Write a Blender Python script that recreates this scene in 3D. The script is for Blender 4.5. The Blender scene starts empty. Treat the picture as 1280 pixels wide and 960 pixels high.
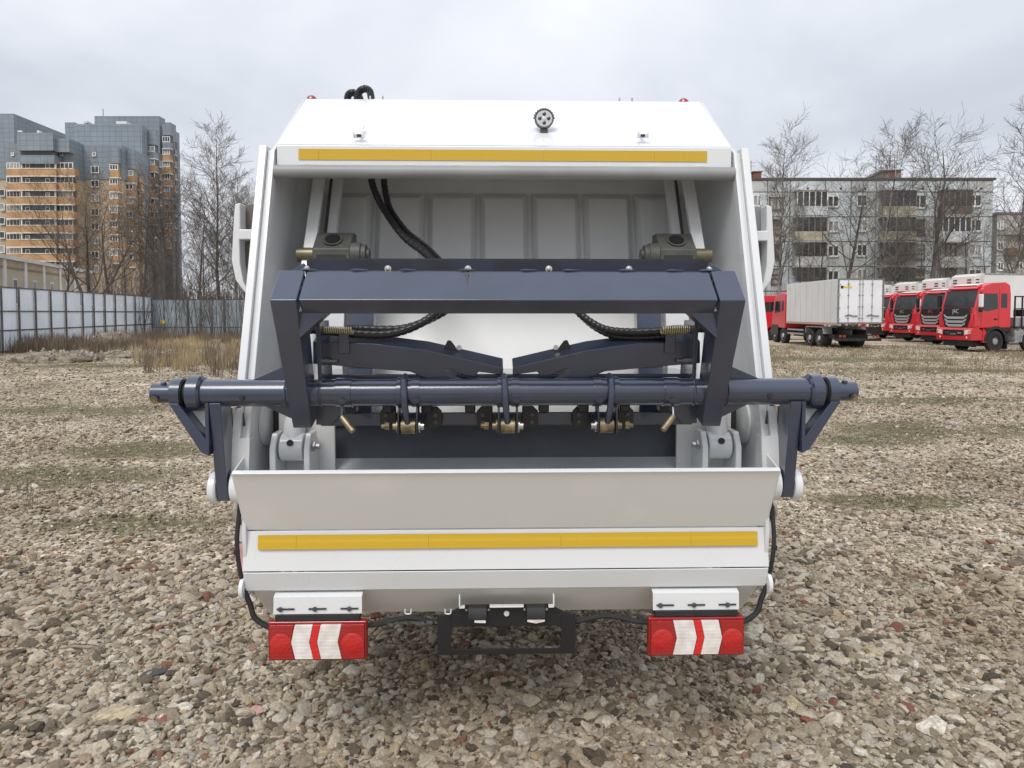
import bpy, bmesh, math, random
import numpy as np
from mathutils import Vector, Matrix, noise
R = math.radians
random.seed(7); rng = np.random.default_rng(7)
scene = bpy.context.scene
COL = scene.collection

# ------------------------------------------------------------------ camera
F0, CY, PITCH, EYE = 900.0, 430.3, R(2.5), 1.9
cd = bpy.data.cameras.new('camera'); cam = bpy.data.objects.new('camera', cd); COL.objects.link(cam)
cam.location = (0, 0, EYE); cam.rotation_euler = (R(90) - PITCH, 0, 0)
cd.sensor_width = 36; cd.lens = 36 * F0 / 1280; cd.shift_y = -(CY - 480) / 1280 * -1
cd.clip_start = .05; cd.clip_end = 3000
scene.camera = cam

# ------------------------------------------------------------------ world: overcast sky
SUN_EL, SUN_AZ = R(52), R(200)
w = bpy.data.worlds.new('World'); scene.world = w; w.use_nodes = True
nt = w.node_tree; nt.nodes.clear()
def N(nt, t, **k):
    n = nt.nodes.new(t)
    for a, b in k.items():
        if a.startswith('i_'): n.inputs[a[2:].replace('_', ' ')].default_value = b
        else: setattr(n, a, b)
    return n
sky = N(nt, 'ShaderNodeTexSky'); sky.sky_type = 'NISHITA'; sky.sun_disc = False
sky.sun_elevation = SUN_EL; sky.sun_rotation = SUN_AZ; sky.dust_density = 3; sky.air_density = 1.2
tc = N(nt, 'ShaderNodeTexCoord'); sep = N(nt, 'ShaderNodeSeparateXYZ')
nt.links.new(tc.outputs['Generated'], sep.inputs[0])
# cloud deck: project the direction on a flat layer so that clouds flatten to the horizon
mx = N(nt, 'ShaderNodeMath', operation='MAXIMUM'); mx.inputs[1].default_value = 0.0
nt.links.new(sep.outputs['Z'], mx.inputs[0])
ad = N(nt, 'ShaderNodeMath', operation='ADD'); ad.inputs[1].default_value = .16
nt.links.new(mx.outputs[0], ad.inputs[0])
cmb = N(nt, 'ShaderNodeCombineXYZ')
for a in 'XY':
    dv = N(nt, 'ShaderNodeMath', operation='DIVIDE')
    nt.links.new(sep.outputs[a], dv.inputs[0]); nt.links.new(ad.outputs[0], dv.inputs[1]); nt.links.new(dv.outputs[0], cmb.inputs[a])
nz = N(nt, 'ShaderNodeTexNoise'); nz.inputs['Scale'].default_value = .75; nz.inputs['Detail'].default_value = 6; nz.inputs['Roughness'].default_value = .5; nz.inputs['Distortion'].default_value = .35
nt.links.new(cmb.outputs[0], nz.inputs['Vector'])
rp = N(nt, 'ShaderNodeValToRGB'); e = rp.color_ramp.elements
e[0].position = .34; e[0].color = (4.6, 4.9, 5.45, 1); e[1].position = .68; e[1].color = (7.2, 7.35, 7.8, 1)
nt.links.new(nz.outputs['Fac'], rp.inputs[0])
gr = N(nt, 'ShaderNodeMapRange'); gr.inputs['From Min'].default_value = .25; gr.inputs['From Max'].default_value = 1; gr.inputs['To Min'].default_value = 1.0; gr.inputs['To Max'].default_value = 1.4
nt.links.new(mx.outputs[0], gr.inputs['Value'])
vm = N(nt, 'ShaderNodeVectorMath', operation='SCALE'); nt.links.new(rp.outputs[0], vm.inputs[0]); nt.links.new(gr.outputs[0], vm.inputs['Scale'])
mixs = N(nt, 'ShaderNodeMixRGB'); mixs.inputs['Fac'].default_value = .93
nt.links.new(sky.outputs[0], mixs.inputs[1]); nt.links.new(vm.outputs[0], mixs.inputs[2])
bg = N(nt, 'ShaderNodeBackground'); bg.inputs['Strength'].default_value = .1
wo = N(nt, 'ShaderNodeOutputWorld')
nt.links.new(mixs.outputs[0], bg.inputs[0]); nt.links.new(bg.outputs[0], wo.inputs[0])
sl = bpy.data.lights.new('sun', 'SUN'); sl.energy = 1.3; sl.angle = R(25); sl.color = (1, .96, .9)
so = bpy.data.objects.new('sun', sl); COL.objects.link(so)
# sun_rotation is a compass angle from +Y towards +X
sd = Vector((math.sin(SUN_AZ) * math.cos(SUN_EL), math.cos(SUN_AZ) * math.cos(SUN_EL), math.sin(SUN_EL)))
so.rotation_euler = sd.to_track_quat('Z', 'Y').to_euler()
vs = scene.view_settings
vs.view_transform = 'Standard'; vs.look = 'None'; vs.exposure = 0.5; vs.gamma = 1; vs.use_curve_mapping = False

# ------------------------------------------------------------------ helpers
def raydir(px, py):
    a = (px - 640) / F0; b = (CY - py) / F0
    return Vector((a, math.cos(PITCH) + b * math.sin(PITCH), -math.sin(PITCH) + b * math.cos(PITCH)))
def at(px, py, Y):                    # point of the place at distance Y seen at a measured spot
    d = raydir(px, py); p = d * (Y / d.y); return Vector((p.x, Y, p.z + EYE))
YAW, TX = R(1.5), .06
def K(px, py, v):                     # same in the truck's own frame: returns (x, z) at depth v
    d = raydir(px, py); n = Vector((-math.sin(YAW), math.cos(YAW), 0)); e_ = Vector((math.cos(YAW), math.sin(YAW), 0))
    p = d * (v / d.dot(n)); return (p.dot(e_) - TX, p.z + EYE)

class MB:
    def __init__(s): s.v = []; s.f = []
    def add(s, vs_, fs):
        o = len(s.v); s.v += [tuple(p) for p in vs_]; s.f += [tuple(i + o for i in f) for f in fs]; return s
    def box(s, x0, x1, y0, y1, z0, z1):
        return s.add([(x, y, z) for x in (x0, x1) for y in (y0, y1) for z in (z0, z1)],
                     [(0, 1, 3, 2), (4, 6, 7, 5), (0, 4, 5, 1), (2, 3, 7, 6), (0, 2, 6, 4), (1, 5, 7, 3)])
    def prism(s, poly, ax, a, b, sh=(0, 0)):
        n = len(poly); vs_ = []
        for k, t in enumerate((a, b)):
            for (p, q) in poly:
                p += sh[0] * k; q += sh[1] * k
                vs_.append({'x': (t, p, q), 'y': (p, t, q), 'z': (p, q, t)}[ax])
        return s.add(vs_, [tuple(range(n)), tuple(range(2 * n - 1, n - 1, -1))] + [(i, (i + 1) % n, n + (i + 1) % n, n + i) for i in range(n)])
    def tube(s, pts, r, n=12, cap=True):
        pts = [Vector(p) for p in pts]; m = len(pts)
        rs = r if isinstance(r, (list, tuple)) else [r] * m
        up = None; vs_ = []
        for i, p in enumerate(pts):
            t = (pts[min(i + 1, m - 1)] - pts[max(i - 1, 0)])
            if t.length < 1e-9: t = Vector((0, 0, 1))
            t.normalize()
            if up is None: up = t.orthogonal().normalized()
            else:
                up = up - t * up.dot(t)
                if up.length < 1e-6: up = t.orthogonal()
                up.normalize()
            b = t.cross(up)
            for k in range(n):
                a = 2 * math.pi * k / n; vs_.append(p + (up * math.cos(a) + b * math.sin(a)) * rs[i])
        fs = [(i * n + k, i * n + (k + 1) % n, (i + 1) * n + (k + 1) % n, (i + 1) * n + k) for i in range(m - 1) for k in range(n)]
        if cap: fs += [tuple(range(n - 1, -1, -1)), tuple(range((m - 1) * n, m * n))]
        return s.add(vs_, fs)
    def lathe(s, p0, ax, prof, n=20):      # prof: list of (t, r) along direction ax
        ax = Vector(ax).normalized(); p0 = Vector(p0)
        u = ax.orthogonal().normalized(); b = ax.cross(u); m = len(prof)
        vs_ = [p0 + ax * t + (u * math.cos(2 * math.pi * k / n) + b * math.sin(2 * math.pi * k / n)) * max(r, 1e-4) for t, r in prof for k in range(n)]
        fs = [(i * n + k, i * n + (k + 1) % n, (i + 1) * n + (k + 1) % n, (i + 1) * n + k) for i in range(m - 1) for k in range(n)]
        fs += [tuple(range(n - 1, -1, -1)), tuple(range((m - 1) * n, m * n))]
        return s.add(vs_, fs)
    def strip(s, pts, x0, x1, th=.004):     # bent sheet: (y,z) polyline across x, given thickness
        off = []
        for i, p in enumerate(pts):
            a = pts[max(i - 1, 0)]; b = pts[min(i + 1, len(pts) - 1)]
            d = Vector((b[0] - a[0], b[1] - a[1])).normalized(); off.append((p[0] - d.y * th, p[1] + d.x * th))
        return s.prism(list(pts) + off[::-1], 'x', x0, x1)
    def mesh(s, name, smooth=False, recalc=True):
        me = bpy.data.meshes.new(name); me.from_pydata(s.v, [], s.f); me.update()
        if recalc:
            bm = bmesh.new(); bm.from_mesh(me); bmesh.ops.recalc_face_normals(bm, faces=bm.faces); bm.to_mesh(me); bm.free()
        if smooth:
            me.shade_smooth(); me.set_sharp_from_angle(angle=R(38))
        return me
    def build(s, name, mat, parent=None, bevel=0, smooth=False, **k):
        me = s.mesh(name, smooth); o = bpy.data.objects.new(name, me); COL.objects.link(o)
        if mat: me.materials.append(mat)
        if parent: o.parent = parent
        if bevel:
            b = o.modifiers.new('bevel', 'BEVEL'); b.width = bevel; b.segments = 2; b.limit_method = 'ANGLE'; b.angle_limit = R(40); b.use_clamp_overlap = True
            me.shade_smooth(); me.set_sharp_from_angle(angle=R(38)); b.harden_normals = True
        for a, v in k.items(): o[a] = v
        return o
def thing(name, label, cat, loc=(0, 0, 0), rz=0, group=None):
    o = bpy.data.objects.new(name, None); COL.objects.link(o); o.location = loc; o.rotation_euler = (0, 0, rz)
    o.empty_display_size = .2
    o['label'] = label; o['category'] = cat
    if group: o['group'] = group
    return o
def tag(o, label, cat, group=None):
    o['label'] = label; o['category'] = cat
    if group: o['group'] = group
    return o
def kids(o): return [c for c in bpy.data.objects if c.parent == o]
def copy_tree(o, parent=None, label=None, loc=None, km=None):
    if km is None:
        km = {}
        for c in bpy.data.objects:
            if c.parent: km.setdefault(c.parent.name, []).append(c)
    c = o.copy(); COL.objects.link(c); c.parent = parent
    for ch in km.get(o.name, []): copy_tree(ch, c, km=km)
    if label: c['label'] = label
    if loc is not None: c.location = loc
    return c
def spline(pts, n=8):
    pts = [Vector(p) for p in pts]; out = []
    P = [pts[0] * 2 - pts[1]] + pts + [pts[-1] * 2 - pts[-2]]
    for i in range(1, len(P) - 2):
        a, b, c, d = P[i - 1:i + 3]
        for k in range(n):
            t = k / n
            out.append(.5 * ((2 * b) + (c - a) * t + (2 * a - 5 * b + 4 * c - d) * t * t + (3 * b - a - 3 * c + d) * t ** 3))
    out.append(pts[-1]); return out

# ------------------------------------------------------------------ materials
def mat(name, col, rough=.5, metal=0, coat=0, noise_amt=0, nscale=5, bump=0, bscale=40, col2=None, spec=.5, detail=4, lo=.4, hi=.6, coatr=.1, stretch=None):
    m = bpy.data.materials.new(name); m.use_nodes = True; nt = m.node_tree; b = nt.nodes['Principled BSDF']
    b.inputs['Roughness'].default_value = rough; b.inputs['Metallic'].default_value = metal
    b.inputs['Coat Weight'].default_value = coat; b.inputs['Coat Roughness'].default_value = coatr; b.inputs['Specular IOR Level'].default_value = spec
    c = (*col, 1)
    t = N(nt, 'ShaderNodeTexCoord'); vec = t.outputs['Object']
    if stretch:
        mp = N(nt, 'ShaderNodeMapping'); mp.inputs['Scale'].default_value = stretch; nt.links.new(vec, mp.inputs[0]); vec = mp.outputs[0]
    if noise_amt or col2:
        n = N(nt, 'ShaderNodeTexNoise'); n.inputs['Scale'].default_value = nscale; n.inputs['Detail'].default_value = detail
        nt.links.new(vec, n.inputs['Vector'])
        r = N(nt, 'ShaderNodeValToRGB'); r.color_ramp.elements[0].position = lo; r.color_ramp.elements[1].position = hi
        r.color_ramp.elements[0].color = c
        c2 = (*col2, 1) if col2 else tuple(min(1, x * (1 + noise_amt)) for x in col) + (1,)
        if not col2: r.color_ramp.elements[0].color = tuple(x * (1 - noise_amt) for x in col) + (1,)
        r.color_ramp.elements[1].color = c2
        nt.links.new(n.outputs['Fac'], r.inputs[0]); nt.links.new(r.outputs[0], b.inputs['Base Color'])
        rr = N(nt, 'ShaderNodeMapRange'); rr.inputs['To Min'].default_value = max(0, rough - .08); rr.inputs['To Max'].default_value = min(1, rough + .1)
        nt.links.new(n.outputs['Fac'], rr.inputs['Value']); nt.links.new(rr.outputs[0], b.inputs['Roughness'])
    else: b.inputs['Base Color'].default_value = c
    if bump:
        n2 = N(nt, 'ShaderNodeTexNoise'); n2.inputs['Scale'].default_value = bscale; n2.inputs['Detail'].default_value = 5
        nt.links.new(vec, n2.inputs['Vector'])
        bp = N(nt, 'ShaderNodeBump'); bp.inputs['Strength'].default_value = bump; bp.inputs['Distance'].default_value = .01
        nt.links.new(n2.outputs['Fac'], bp.inputs['Height']); nt.links.new(bp.outputs[0], b.inputs['Normal'])
    return m
M = {}
M['white'] = mat('white_paint', (.70, .715, .73), .28, coat=.6, noise_amt=.01, nscale=3, bump=.03, bscale=14)
M['white_in'] = mat('shaded_white_paint', (.63, .645, .655), .42, coat=.2, noise_amt=.05, nscale=2.2, bump=.05, bscale=20, detail=7)  # the same white paint, darkened in colour for the shade inside the tailgate
M['cream'] = mat('scuffed_light_paint', (.74, .745, .73), .38, coat=.2, col2=(.80, .80, .79), nscale=3.0, bump=.04, bscale=18, detail=9, lo=.52, hi=.74)
M['tube'] = mat('grey_primed_tube', (.27, .275, .28), .45, noise_amt=.06, nscale=4)
M['silver'] = mat('silver_reflector', (.6, .6, .6), .3, metal=.6)
M['navy'] = mat('navy_paint', (.023, .035, .070), .3, coat=1.0, coatr=.12, spec=.5, noise_amt=.08, nscale=6, bump=.04, bscale=30)
M['navy_worn'] = mat('worn_dark_plate', (.055, .063, .082), .45, coat=.1, col2=(.095, .105, .125), nscale=3.5, bump=.12, bscale=50, detail=9, lo=.35, hi=.7)
M['black'] = mat('black_plastic', (.012, .012, .014), .4, bump=.05, bscale=80)
M['rubber'] = mat('black_rubber', (.02, .02, .021), .65, noise_amt=.2, nscale=20, bump=.1, bscale=60)
M['hose'] = mat('black_hose_wrap', (.02, .02, .022), .35, bump=.05, bscale=90)
M['cast'] = mat('grey_cast_metal', (.075, .075, .068), .5, noise_amt=.15, nscale=12, bump=.2, bscale=70)
M['steel'] = mat('bare_steel', (.55, .54, .52), .3, metal=1, noise_amt=.1, nscale=20)
M['brass'] = mat('zinc_yellow_metal', (.27, .225, .145), .45, metal=.85, noise_amt=.3, nscale=30)
M['spring'] = mat('yellow_passivated_spring', (.48, .43, .28), .4, metal=.6)
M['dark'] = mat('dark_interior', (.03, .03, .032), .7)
M['glass'] = mat('window_glass', (.03, .035, .04), .12, spec=.8, noise_amt=.3, nscale=.6)
M['curtain'] = mat('curtained_window_glass', (.34, .34, .33), .2, noise_amt=.3, nscale=.9, stretch=(6, 1, .6))
M['bar'] = mat('satin_grille_bar', (.42, .42, .43), .35, metal=.3)
M['screen'] = mat('dark_windscreen', (.022, .025, .028), .18, spec=.35, noise_amt=.5, nscale=1.3)
M['chrome'] = mat('chrome', (.75, .75, .76), .18, metal=1)
M['red'] = mat('red_truck_paint', (.60, .018, .028), .3, coat=.7, noise_amt=.05, nscale=1)
M['bumperred'] = mat('red_bumper_paint', (.52, .016, .024), .33, coat=.6)
M['lamp_red'] = mat('red_reflector_lens', (.34, .003, .005), .08, coat=1, bump=.3, bscale=150)
M['lamp_reddark'] = mat('deep_red_lamp_housing', (.25, .004, .006), .2, coat=.6)
M['lamp_glint'] = mat('red_bulb_glint', (.50, .006, .008), .12, coat=1, bump=.6, bscale=60)  # brighter red that paints the bulb reflections into the lens
M['lamp_redhot'] = mat('bright_red_reflector', (.66, .012, .01), .15, coat=.8, bump=.5, bscale=110)
M['lamp_white'] = mat('clear_ribbed_lens', (.84, .82, .80), .1, coat=1, col2=(.62, .55, .50), nscale=22, lo=.35, hi=.75)
def ribs(m):
    nt = m.node_tree; b = nt.nodes['Principled BSDF']; t = N(nt, 'ShaderNodeTexCoord'); h = []
    for d, s in (('X', 45), ('Z', 22)):
        q = N(nt, 'ShaderNodeTexWave'); q.bands_direction = d; q.inputs['Scale'].default_value = s; nt.links.new(t.outputs['Object'], q.inputs['Vector']); h.append(q)
    a = N(nt, 'ShaderNodeMath', operation='ADD'); nt.links.new(h[0].outputs['Fac'], a.inputs[0]); nt.links.new(h[1].outputs['Fac'], a.inputs[1])
    bp = N(nt, 'ShaderNodeBump'); bp.inputs['Strength'].default_value = .16; bp.inputs['Distance'].default_value = .003; nt.links.new(a.outputs[0], bp.inputs['Height']); nt.links.new(bp.outputs[0], b.inputs['Normal'])
ribs(M['lamp_white']); ribs(M['lamp_red'])
M['tyre'] = mat('tyre_rubber', (.022, .021, .02), .8, noise_amt=.25, nscale=8, bump=.3, bscale=30)
M['rim'] = mat('wheel_rim_grey', (.33, .33, .33), .4, metal=.3, noise_amt=.2, nscale=8)
M['chassis'] = mat('chassis_black', (.018, .018, .018), .6, noise_amt=.3, nscale=4)
M['box_white'] = mat('box_white_panel', (.72, .72, .71), .45, noise_amt=.05, nscale=.7)
M['box_grey'] = mat('box_side_grey_panel', (.66, .655, .64), .5, noise_amt=.04, nscale=.7)
M['yellow_sticker'] = mat('yellow_sticker', (.75, .55, .05), .5)
M['orange_plastic'] = mat('amber_plastic', (.7, .22, .03), .3)  # plain indicator plastic, not emissive
def tape_mat():
    m = mat('yellow_reflective_tape', (.56, .35, .006), .4, coat=.25, coatr=.2)
    nt = m.node_tree; b = nt.nodes['Principled BSDF']; t = N(nt, 'ShaderNodeTexCoord')
    vo = N(nt, 'ShaderNodeTexVoronoi'); vo.feature = 'DISTANCE_TO_EDGE'; vo.inputs['Scale'].default_value = 170; vo.inputs['Randomness'].default_value = .15
    nt.links.new(t.outputs['Object'], vo.inputs['Vector'])
    r = N(nt, 'ShaderNodeValToRGB'); r.color_ramp.elements[0].position = .02; r.color_ramp.elements[1].position = .22
    r.color_ramp.elements[0].color = (.62, .42, .03, 1); r.color_ramp.elements[1].color = (.54, .325, .004, 1)
    nt.links.new(vo.outputs['Distance'], r.inputs[0]); nt.links.new(r.outputs[0], b.inputs['Base Color'])
    return m
M['tape'] = tape_mat()
# ================================================================== GROUND
def fbm(x, y, s, o=3):
    return noise.fractal(Vector((x * s, y * s, 3.7)), 1.0, 2.0, o)
PATCH = [(a_, b_, c_ * 1.15, d_ * 1.7) for a_, b_, c_, d_ in [(-8.6, 14.0, 2.7, .55), (-5.3, 9.9, 1.3, .35), (-5.6, 8.3, 1.6, .35), (7.4, 11.6, 2.4, .6), (5.2, 10.8, 1.2, .35), (-13, 11, 2.4, .5),
         (-4.5, 17.5, 2, .5), (9, 15.5, 2.0, .4), (3.9, 7.2, .8, .22), (-3.4, 6.4, .9, .22), (5.6, 21, 3, .6), (14, 24, 3.5, .8), (-15, 26, 3, 1), (13, 29, 5, 1.2)]]
def moss(x, y):
    m = 0
    for (cx, cy, a, b) in PATCH:
        d = ((x - cx) / a) ** 2 + ((y - cy) / b) ** 2
        if d < 4: m = max(m, 1.25 - d)
    return m * .95 - .02 + .75 * fbm(x, y, .8) + .45 * fbm(x + 5, y, 2.6, 2) if m > 0 else fbm(x, y, .35) * .8 - .22
def gz(x, y):
    d = min(1, max(0, (abs(y) - 3) / 10))
    h = .035 * fbm(x, y, .45) * (.35 + .65 * d) + .012 * fbm(x + 9, y, 2.2, 2)
    return h
def axis(lims):
    out = []
    for a, b, st in lims: out += list(np.arange(a, b, st))
    return out + [lims[-1][1]]
gx = axis([(-2500, -400, 300), (-400, -100, 40), (-100, -30, 6), (-30, -12, .5), (-12, 12, .16), (12, 30, .5), (30, 100, 6), (100, 400, 40), (400, 2500, 300)])
gy = axis([(-600, -60, 90), (-60, -4, 4), (-4, 2, .5), (2, 20, .16), (20, 60, .5), (60, 160, 5), (160, 400, 30), (400, 2600, 250)])
verts = []; mo = []
for y in gy:
    for x in gx:
        near = abs(x) < 32 and -4 < y < 62
        verts.append((x, y, gz(x, y) if near else 0)); mo.append(max(0, min(1, moss(x, y) * 1.3)) if near else .25)
nx = len(gx)
faces = [(j * nx + i, j * nx + i + 1, (j + 1) * nx + i + 1, (j + 1) * nx + i) for j in range(len(gy) - 1) for i in range(nx - 1)]
me = bpy.data.meshes.new('ground'); me.from_pydata(verts, [], faces); me.shade_smooth()
at_ = me.attributes.new('moss', 'FLOAT', 'POINT'); at_.data.foreach_set('value', mo)
ground = bpy.data.objects.new('ground', me); COL.objects.link(ground); ground['kind'] = 'structure'
def ground_mat():
    m = bpy.data.materials.new('gravelly_soil'); m.use_nodes = True; nt = m.node_tree; b = nt.nodes['Principled BSDF']
    b.inputs['Roughness'].default_value = .95; b.inputs['Specular IOR Level'].default_value = .2
    t = N(nt, 'ShaderNodeTexCoord')
    def noise_(s, d=6, ro=.6):
        n = N(nt, 'ShaderNodeTexNoise'); n.inputs['Scale'].default_value = s; n.inputs['Detail'].default_value = d; n.inputs['Roughness'].default_value = ro
        nt.links.new(t.outputs['Object'], n.inputs['Vector']); return n
    vo = N(nt, 'ShaderNodeTexVoronoi'); vo.inputs['Scale'].default_value = 17; nt.links.new(t.outputs['Object'], vo.inputs['Vector'])
    sp = N(nt, 'ShaderNodeSeparateColor'); nt.links.new(vo.outputs['Color'], sp.inputs[0])
    r = N(nt, 'ShaderNodeValToRGB'); cr = r.color_ramp
    cr.elements[0].position = 0; cr.elements[0].color = (.25, .215, .17, 1); cr.elements[1].position = 1; cr.elements[1].color = (.66, .59, .48, 1)
    x = cr.elements.new(.35); x.color = (.38, .335, .265, 1); x = cr.elements.new(.7); x.color = (.54, .48, .39, 1)
    nt.links.new(sp.outputs[0], r.inputs[0])
    big = noise_(.45, 8)
    br = N(nt, 'ShaderNodeValToRGB'); br.color_ramp.elements[0].position = .38; br.color_ramp.elements[1].position = .62
    br.color_ramp.elements[0].color = (.60, .55, .48, 1); br.color_ramp.elements[1].color = (1.15, 1.1, 1.04, 1)
    nt.links.new(big.outputs['Fac'], br.inputs[0])
    mul = N(nt, 'ShaderNodeMixRGB', blend_type='MULTIPLY'); mul.inputs[0].default_value = 1
    nt.links.new(r.outputs[0], mul.inputs[1]); nt.links.new(br.outputs[0], mul.inputs[2])
    a = N(nt, 'ShaderNodeAttribute'); a.attribute_name = 'moss'
    f = noise_(9, 6, .7); fr = N(nt, 'ShaderNodeValToRGB'); fr.color_ramp.elements[0].color = (.055, .058, .022, 1); fr.color_ramp.elements[1].color = (.16, .135, .07, 1)
    nt.links.new(f.outputs['Fac'], fr.inputs[0])
    ma = N(nt, 'ShaderNodeMath', operation='MULTIPLY'); nt.links.new(a.outputs['Fac'], ma.inputs[0])
    mr = N(nt, 'ShaderNodeMapRange'); mr.inputs['From Min'].default_value = .3; mr.inputs['From Max'].default_value = .6; mr.inputs['To Min'].default_value = .35
    nt.links.new(f.outputs['Fac'], mr.inputs['Value']); nt.links.new(mr.outputs[0], ma.inputs[1])
    mix = N(nt, 'ShaderNodeMixRGB'); nt.links.new(ma.outputs[0], mix.inputs[0]); nt.links.new(mul.outputs[0], mix.inputs[1]); nt.links.new(fr.outputs[0], mix.inputs[2])
    nt.links.new(mix.outputs[0], b.inputs['Base Color'])
    bp = N(nt, 'ShaderNodeBump'); bp.inputs['Strength'].default_value = .7; bp.inputs['Distance'].default_value = .03
    v2 = N(nt, 'ShaderNodeTexVoronoi'); v2.inputs['Scale'].default_value = 17; nt.links.new(t.outputs['Object'], v2.inputs['Vector'])
    iv = N(nt, 'ShaderNodeMath', operation='SUBTRACT'); iv.inputs[0].default_value = 1; nt.links.new(v2.outputs['Distance'], iv.inputs[1])
    nt.links.new(iv.outputs[0], bp.inputs['Height']); nt.links.new(bp.outputs[0], b.inputs['Normal'])
    return m
me.materials.append(ground_mat())

# ------------------------------------------------------------------ gravel (stuff): seven stone shapes scattered by geometry nodes
def stone_mat():
    m = bpy.data.materials.new('gravel_stone'); m.use_nodes = True; nt = m.node_tree; b = nt.nodes['Principled BSDF']
    b.inputs['Roughness'].default_value = .85; b.inputs['Specular IOR Level'].default_value = .3
    oi = N(nt, 'ShaderNodeObjectInfo')
    r = N(nt, 'ShaderNodeValToRGB'); cr = r.color_ramp; cr.interpolation = 'LINEAR'
    cols = [(0, (.08, .07, .06)), (.05, (.14, .115, .085)), (.2, (.26, .215, .16)), (.42, (.42, .358, .272)), (.62, (.58, .51, .40)), (.78, (.38, .348, .30)), (.90, (.72, .665, .57)),
            (.955, (.44, .36, .23)), (.975, (.36, .26, .19)), (.988, (.22, .10, .07)), (1, (.27, .14, .10))]
    cr.elements[0].position = 0; cr.elements[0].color = (*cols[0][1], 1); cr.elements[1].position = 1; cr.elements[1].color = (*cols[-1][1], 1)
    for p, c in cols[1:-1]: x = cr.elements.new(p); x.color = (*c, 1)
    nt.links.new(oi.outputs['Random'], r.inputs[0])
    t = N(nt, 'ShaderNodeTexCoord'); n = N(nt, 'ShaderNodeTexNoise'); n.inputs['Scale'].default_value = 2.2; n.inputs['Detail'].default_value = 8; n.inputs['Roughness'].default_value = .7
    nt.links.new(t.outputs['Object'], n.inputs['Vector'])
    mr = N(nt, 'ShaderNodeMapRange'); mr.inputs['From Min'].default_value = .3; mr.inputs['From Max'].default_value = .7; mr.inputs['To Min'].default_value = .62; mr.inputs['To Max'].default_value = 1.25
    nt.links.new(n.outputs['Fac'], mr.inputs['Value'])
    v = N(nt, 'ShaderNodeVectorMath', operation='SCALE'); nt.links.new(r.outputs[0], v.inputs[0]); nt.links.new(mr.outputs[0], v.inputs['Scale'])
    ge = N(nt, 'ShaderNodeNewGeometry'); dn = N(nt, 'ShaderNodeTexNoise'); dn.inputs['Scale'].default_value = .8; dn.inputs['Detail'].default_value = 5; nt.links.new(ge.outputs['Position'], dn.inputs['Vector'])
    dr = N(nt, 'ShaderNodeValToRGB'); dr.color_ramp.elements[0].position = .36; dr.color_ramp.elements[0].color = (.87, .81, .74, 1); dr.color_ramp.elements[1].position = .60; dr.color_ramp.elements[1].color = (1.12, 1.11, 1.09, 1); nt.links.new(dn.outputs['Fac'], dr.inputs[0])
    dm = N(nt, 'ShaderNodeMixRGB', blend_type='MULTIPLY'); dm.inputs[0].default_value = 1; nt.links.new(v.outputs[0], dm.inputs[1]); nt.links.new(dr.outputs[0], dm.inputs[2])
    nt.links.new(dm.outputs[0], b.inputs['Base Color'])
    bp = N(nt, 'ShaderNodeBump'); bp.inputs['Strength'].default_value = .5; bp.inputs['Distance'].default_value = .15; nt.links.new(n.outputs['Fac'], bp.inputs['Height']); nt.links.new(bp.outputs[0], b.inputs['Normal'])
    return m
M['stone'] = stone_mat()
def stone_mesh(k, sub=2, amp=.35, seed=0, flat=.62):
    bm = bmesh.new(); bmesh.ops.create_icosphere(bm, subdivisions=sub, radius=1)
    for v in bm.verts:
        p = v.co.copy(); d = 1 + amp * noise.noise(p * 1.1 + Vector((seed * 7.3, 1, 2))) + amp * .4 * noise.noise(p * 2.6 + Vector((seed, 5, 2)))
        v.co = p * d
    # chip flat facets
    r_ = random.Random(seed)
    for q in range(5):
        n = Vector((r_.gauss(0, 1), r_.gauss(0, 1), r_.gauss(0, 1))).normalized(); c = r_.uniform(.62, .85)
        for v in bm.verts:
            d = v.co.dot(n)
            if d > c: v.co -= n * (d - c) * .9
    for v in bm.verts: v.co.x *= r_.uniform(1.0, 1.0) * (1.0 + .35 * (seed % 3) / 2); v.co.z *= flat
    me = bpy.data.meshes.new('stone'); bm.to_mesh(me); bm.free(); me.shade_smooth(); me.set_sharp_from_angle(angle=R(30)); me.materials.append(M['stone']); return me
scol = bpy.data.collections.new('gravel_stones')
for k in range(7):
    o = bpy.data.objects.new('gravel_stone', stone_mesh(k, 2, .4, k + 1)); scol.objects.link(o)
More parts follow.
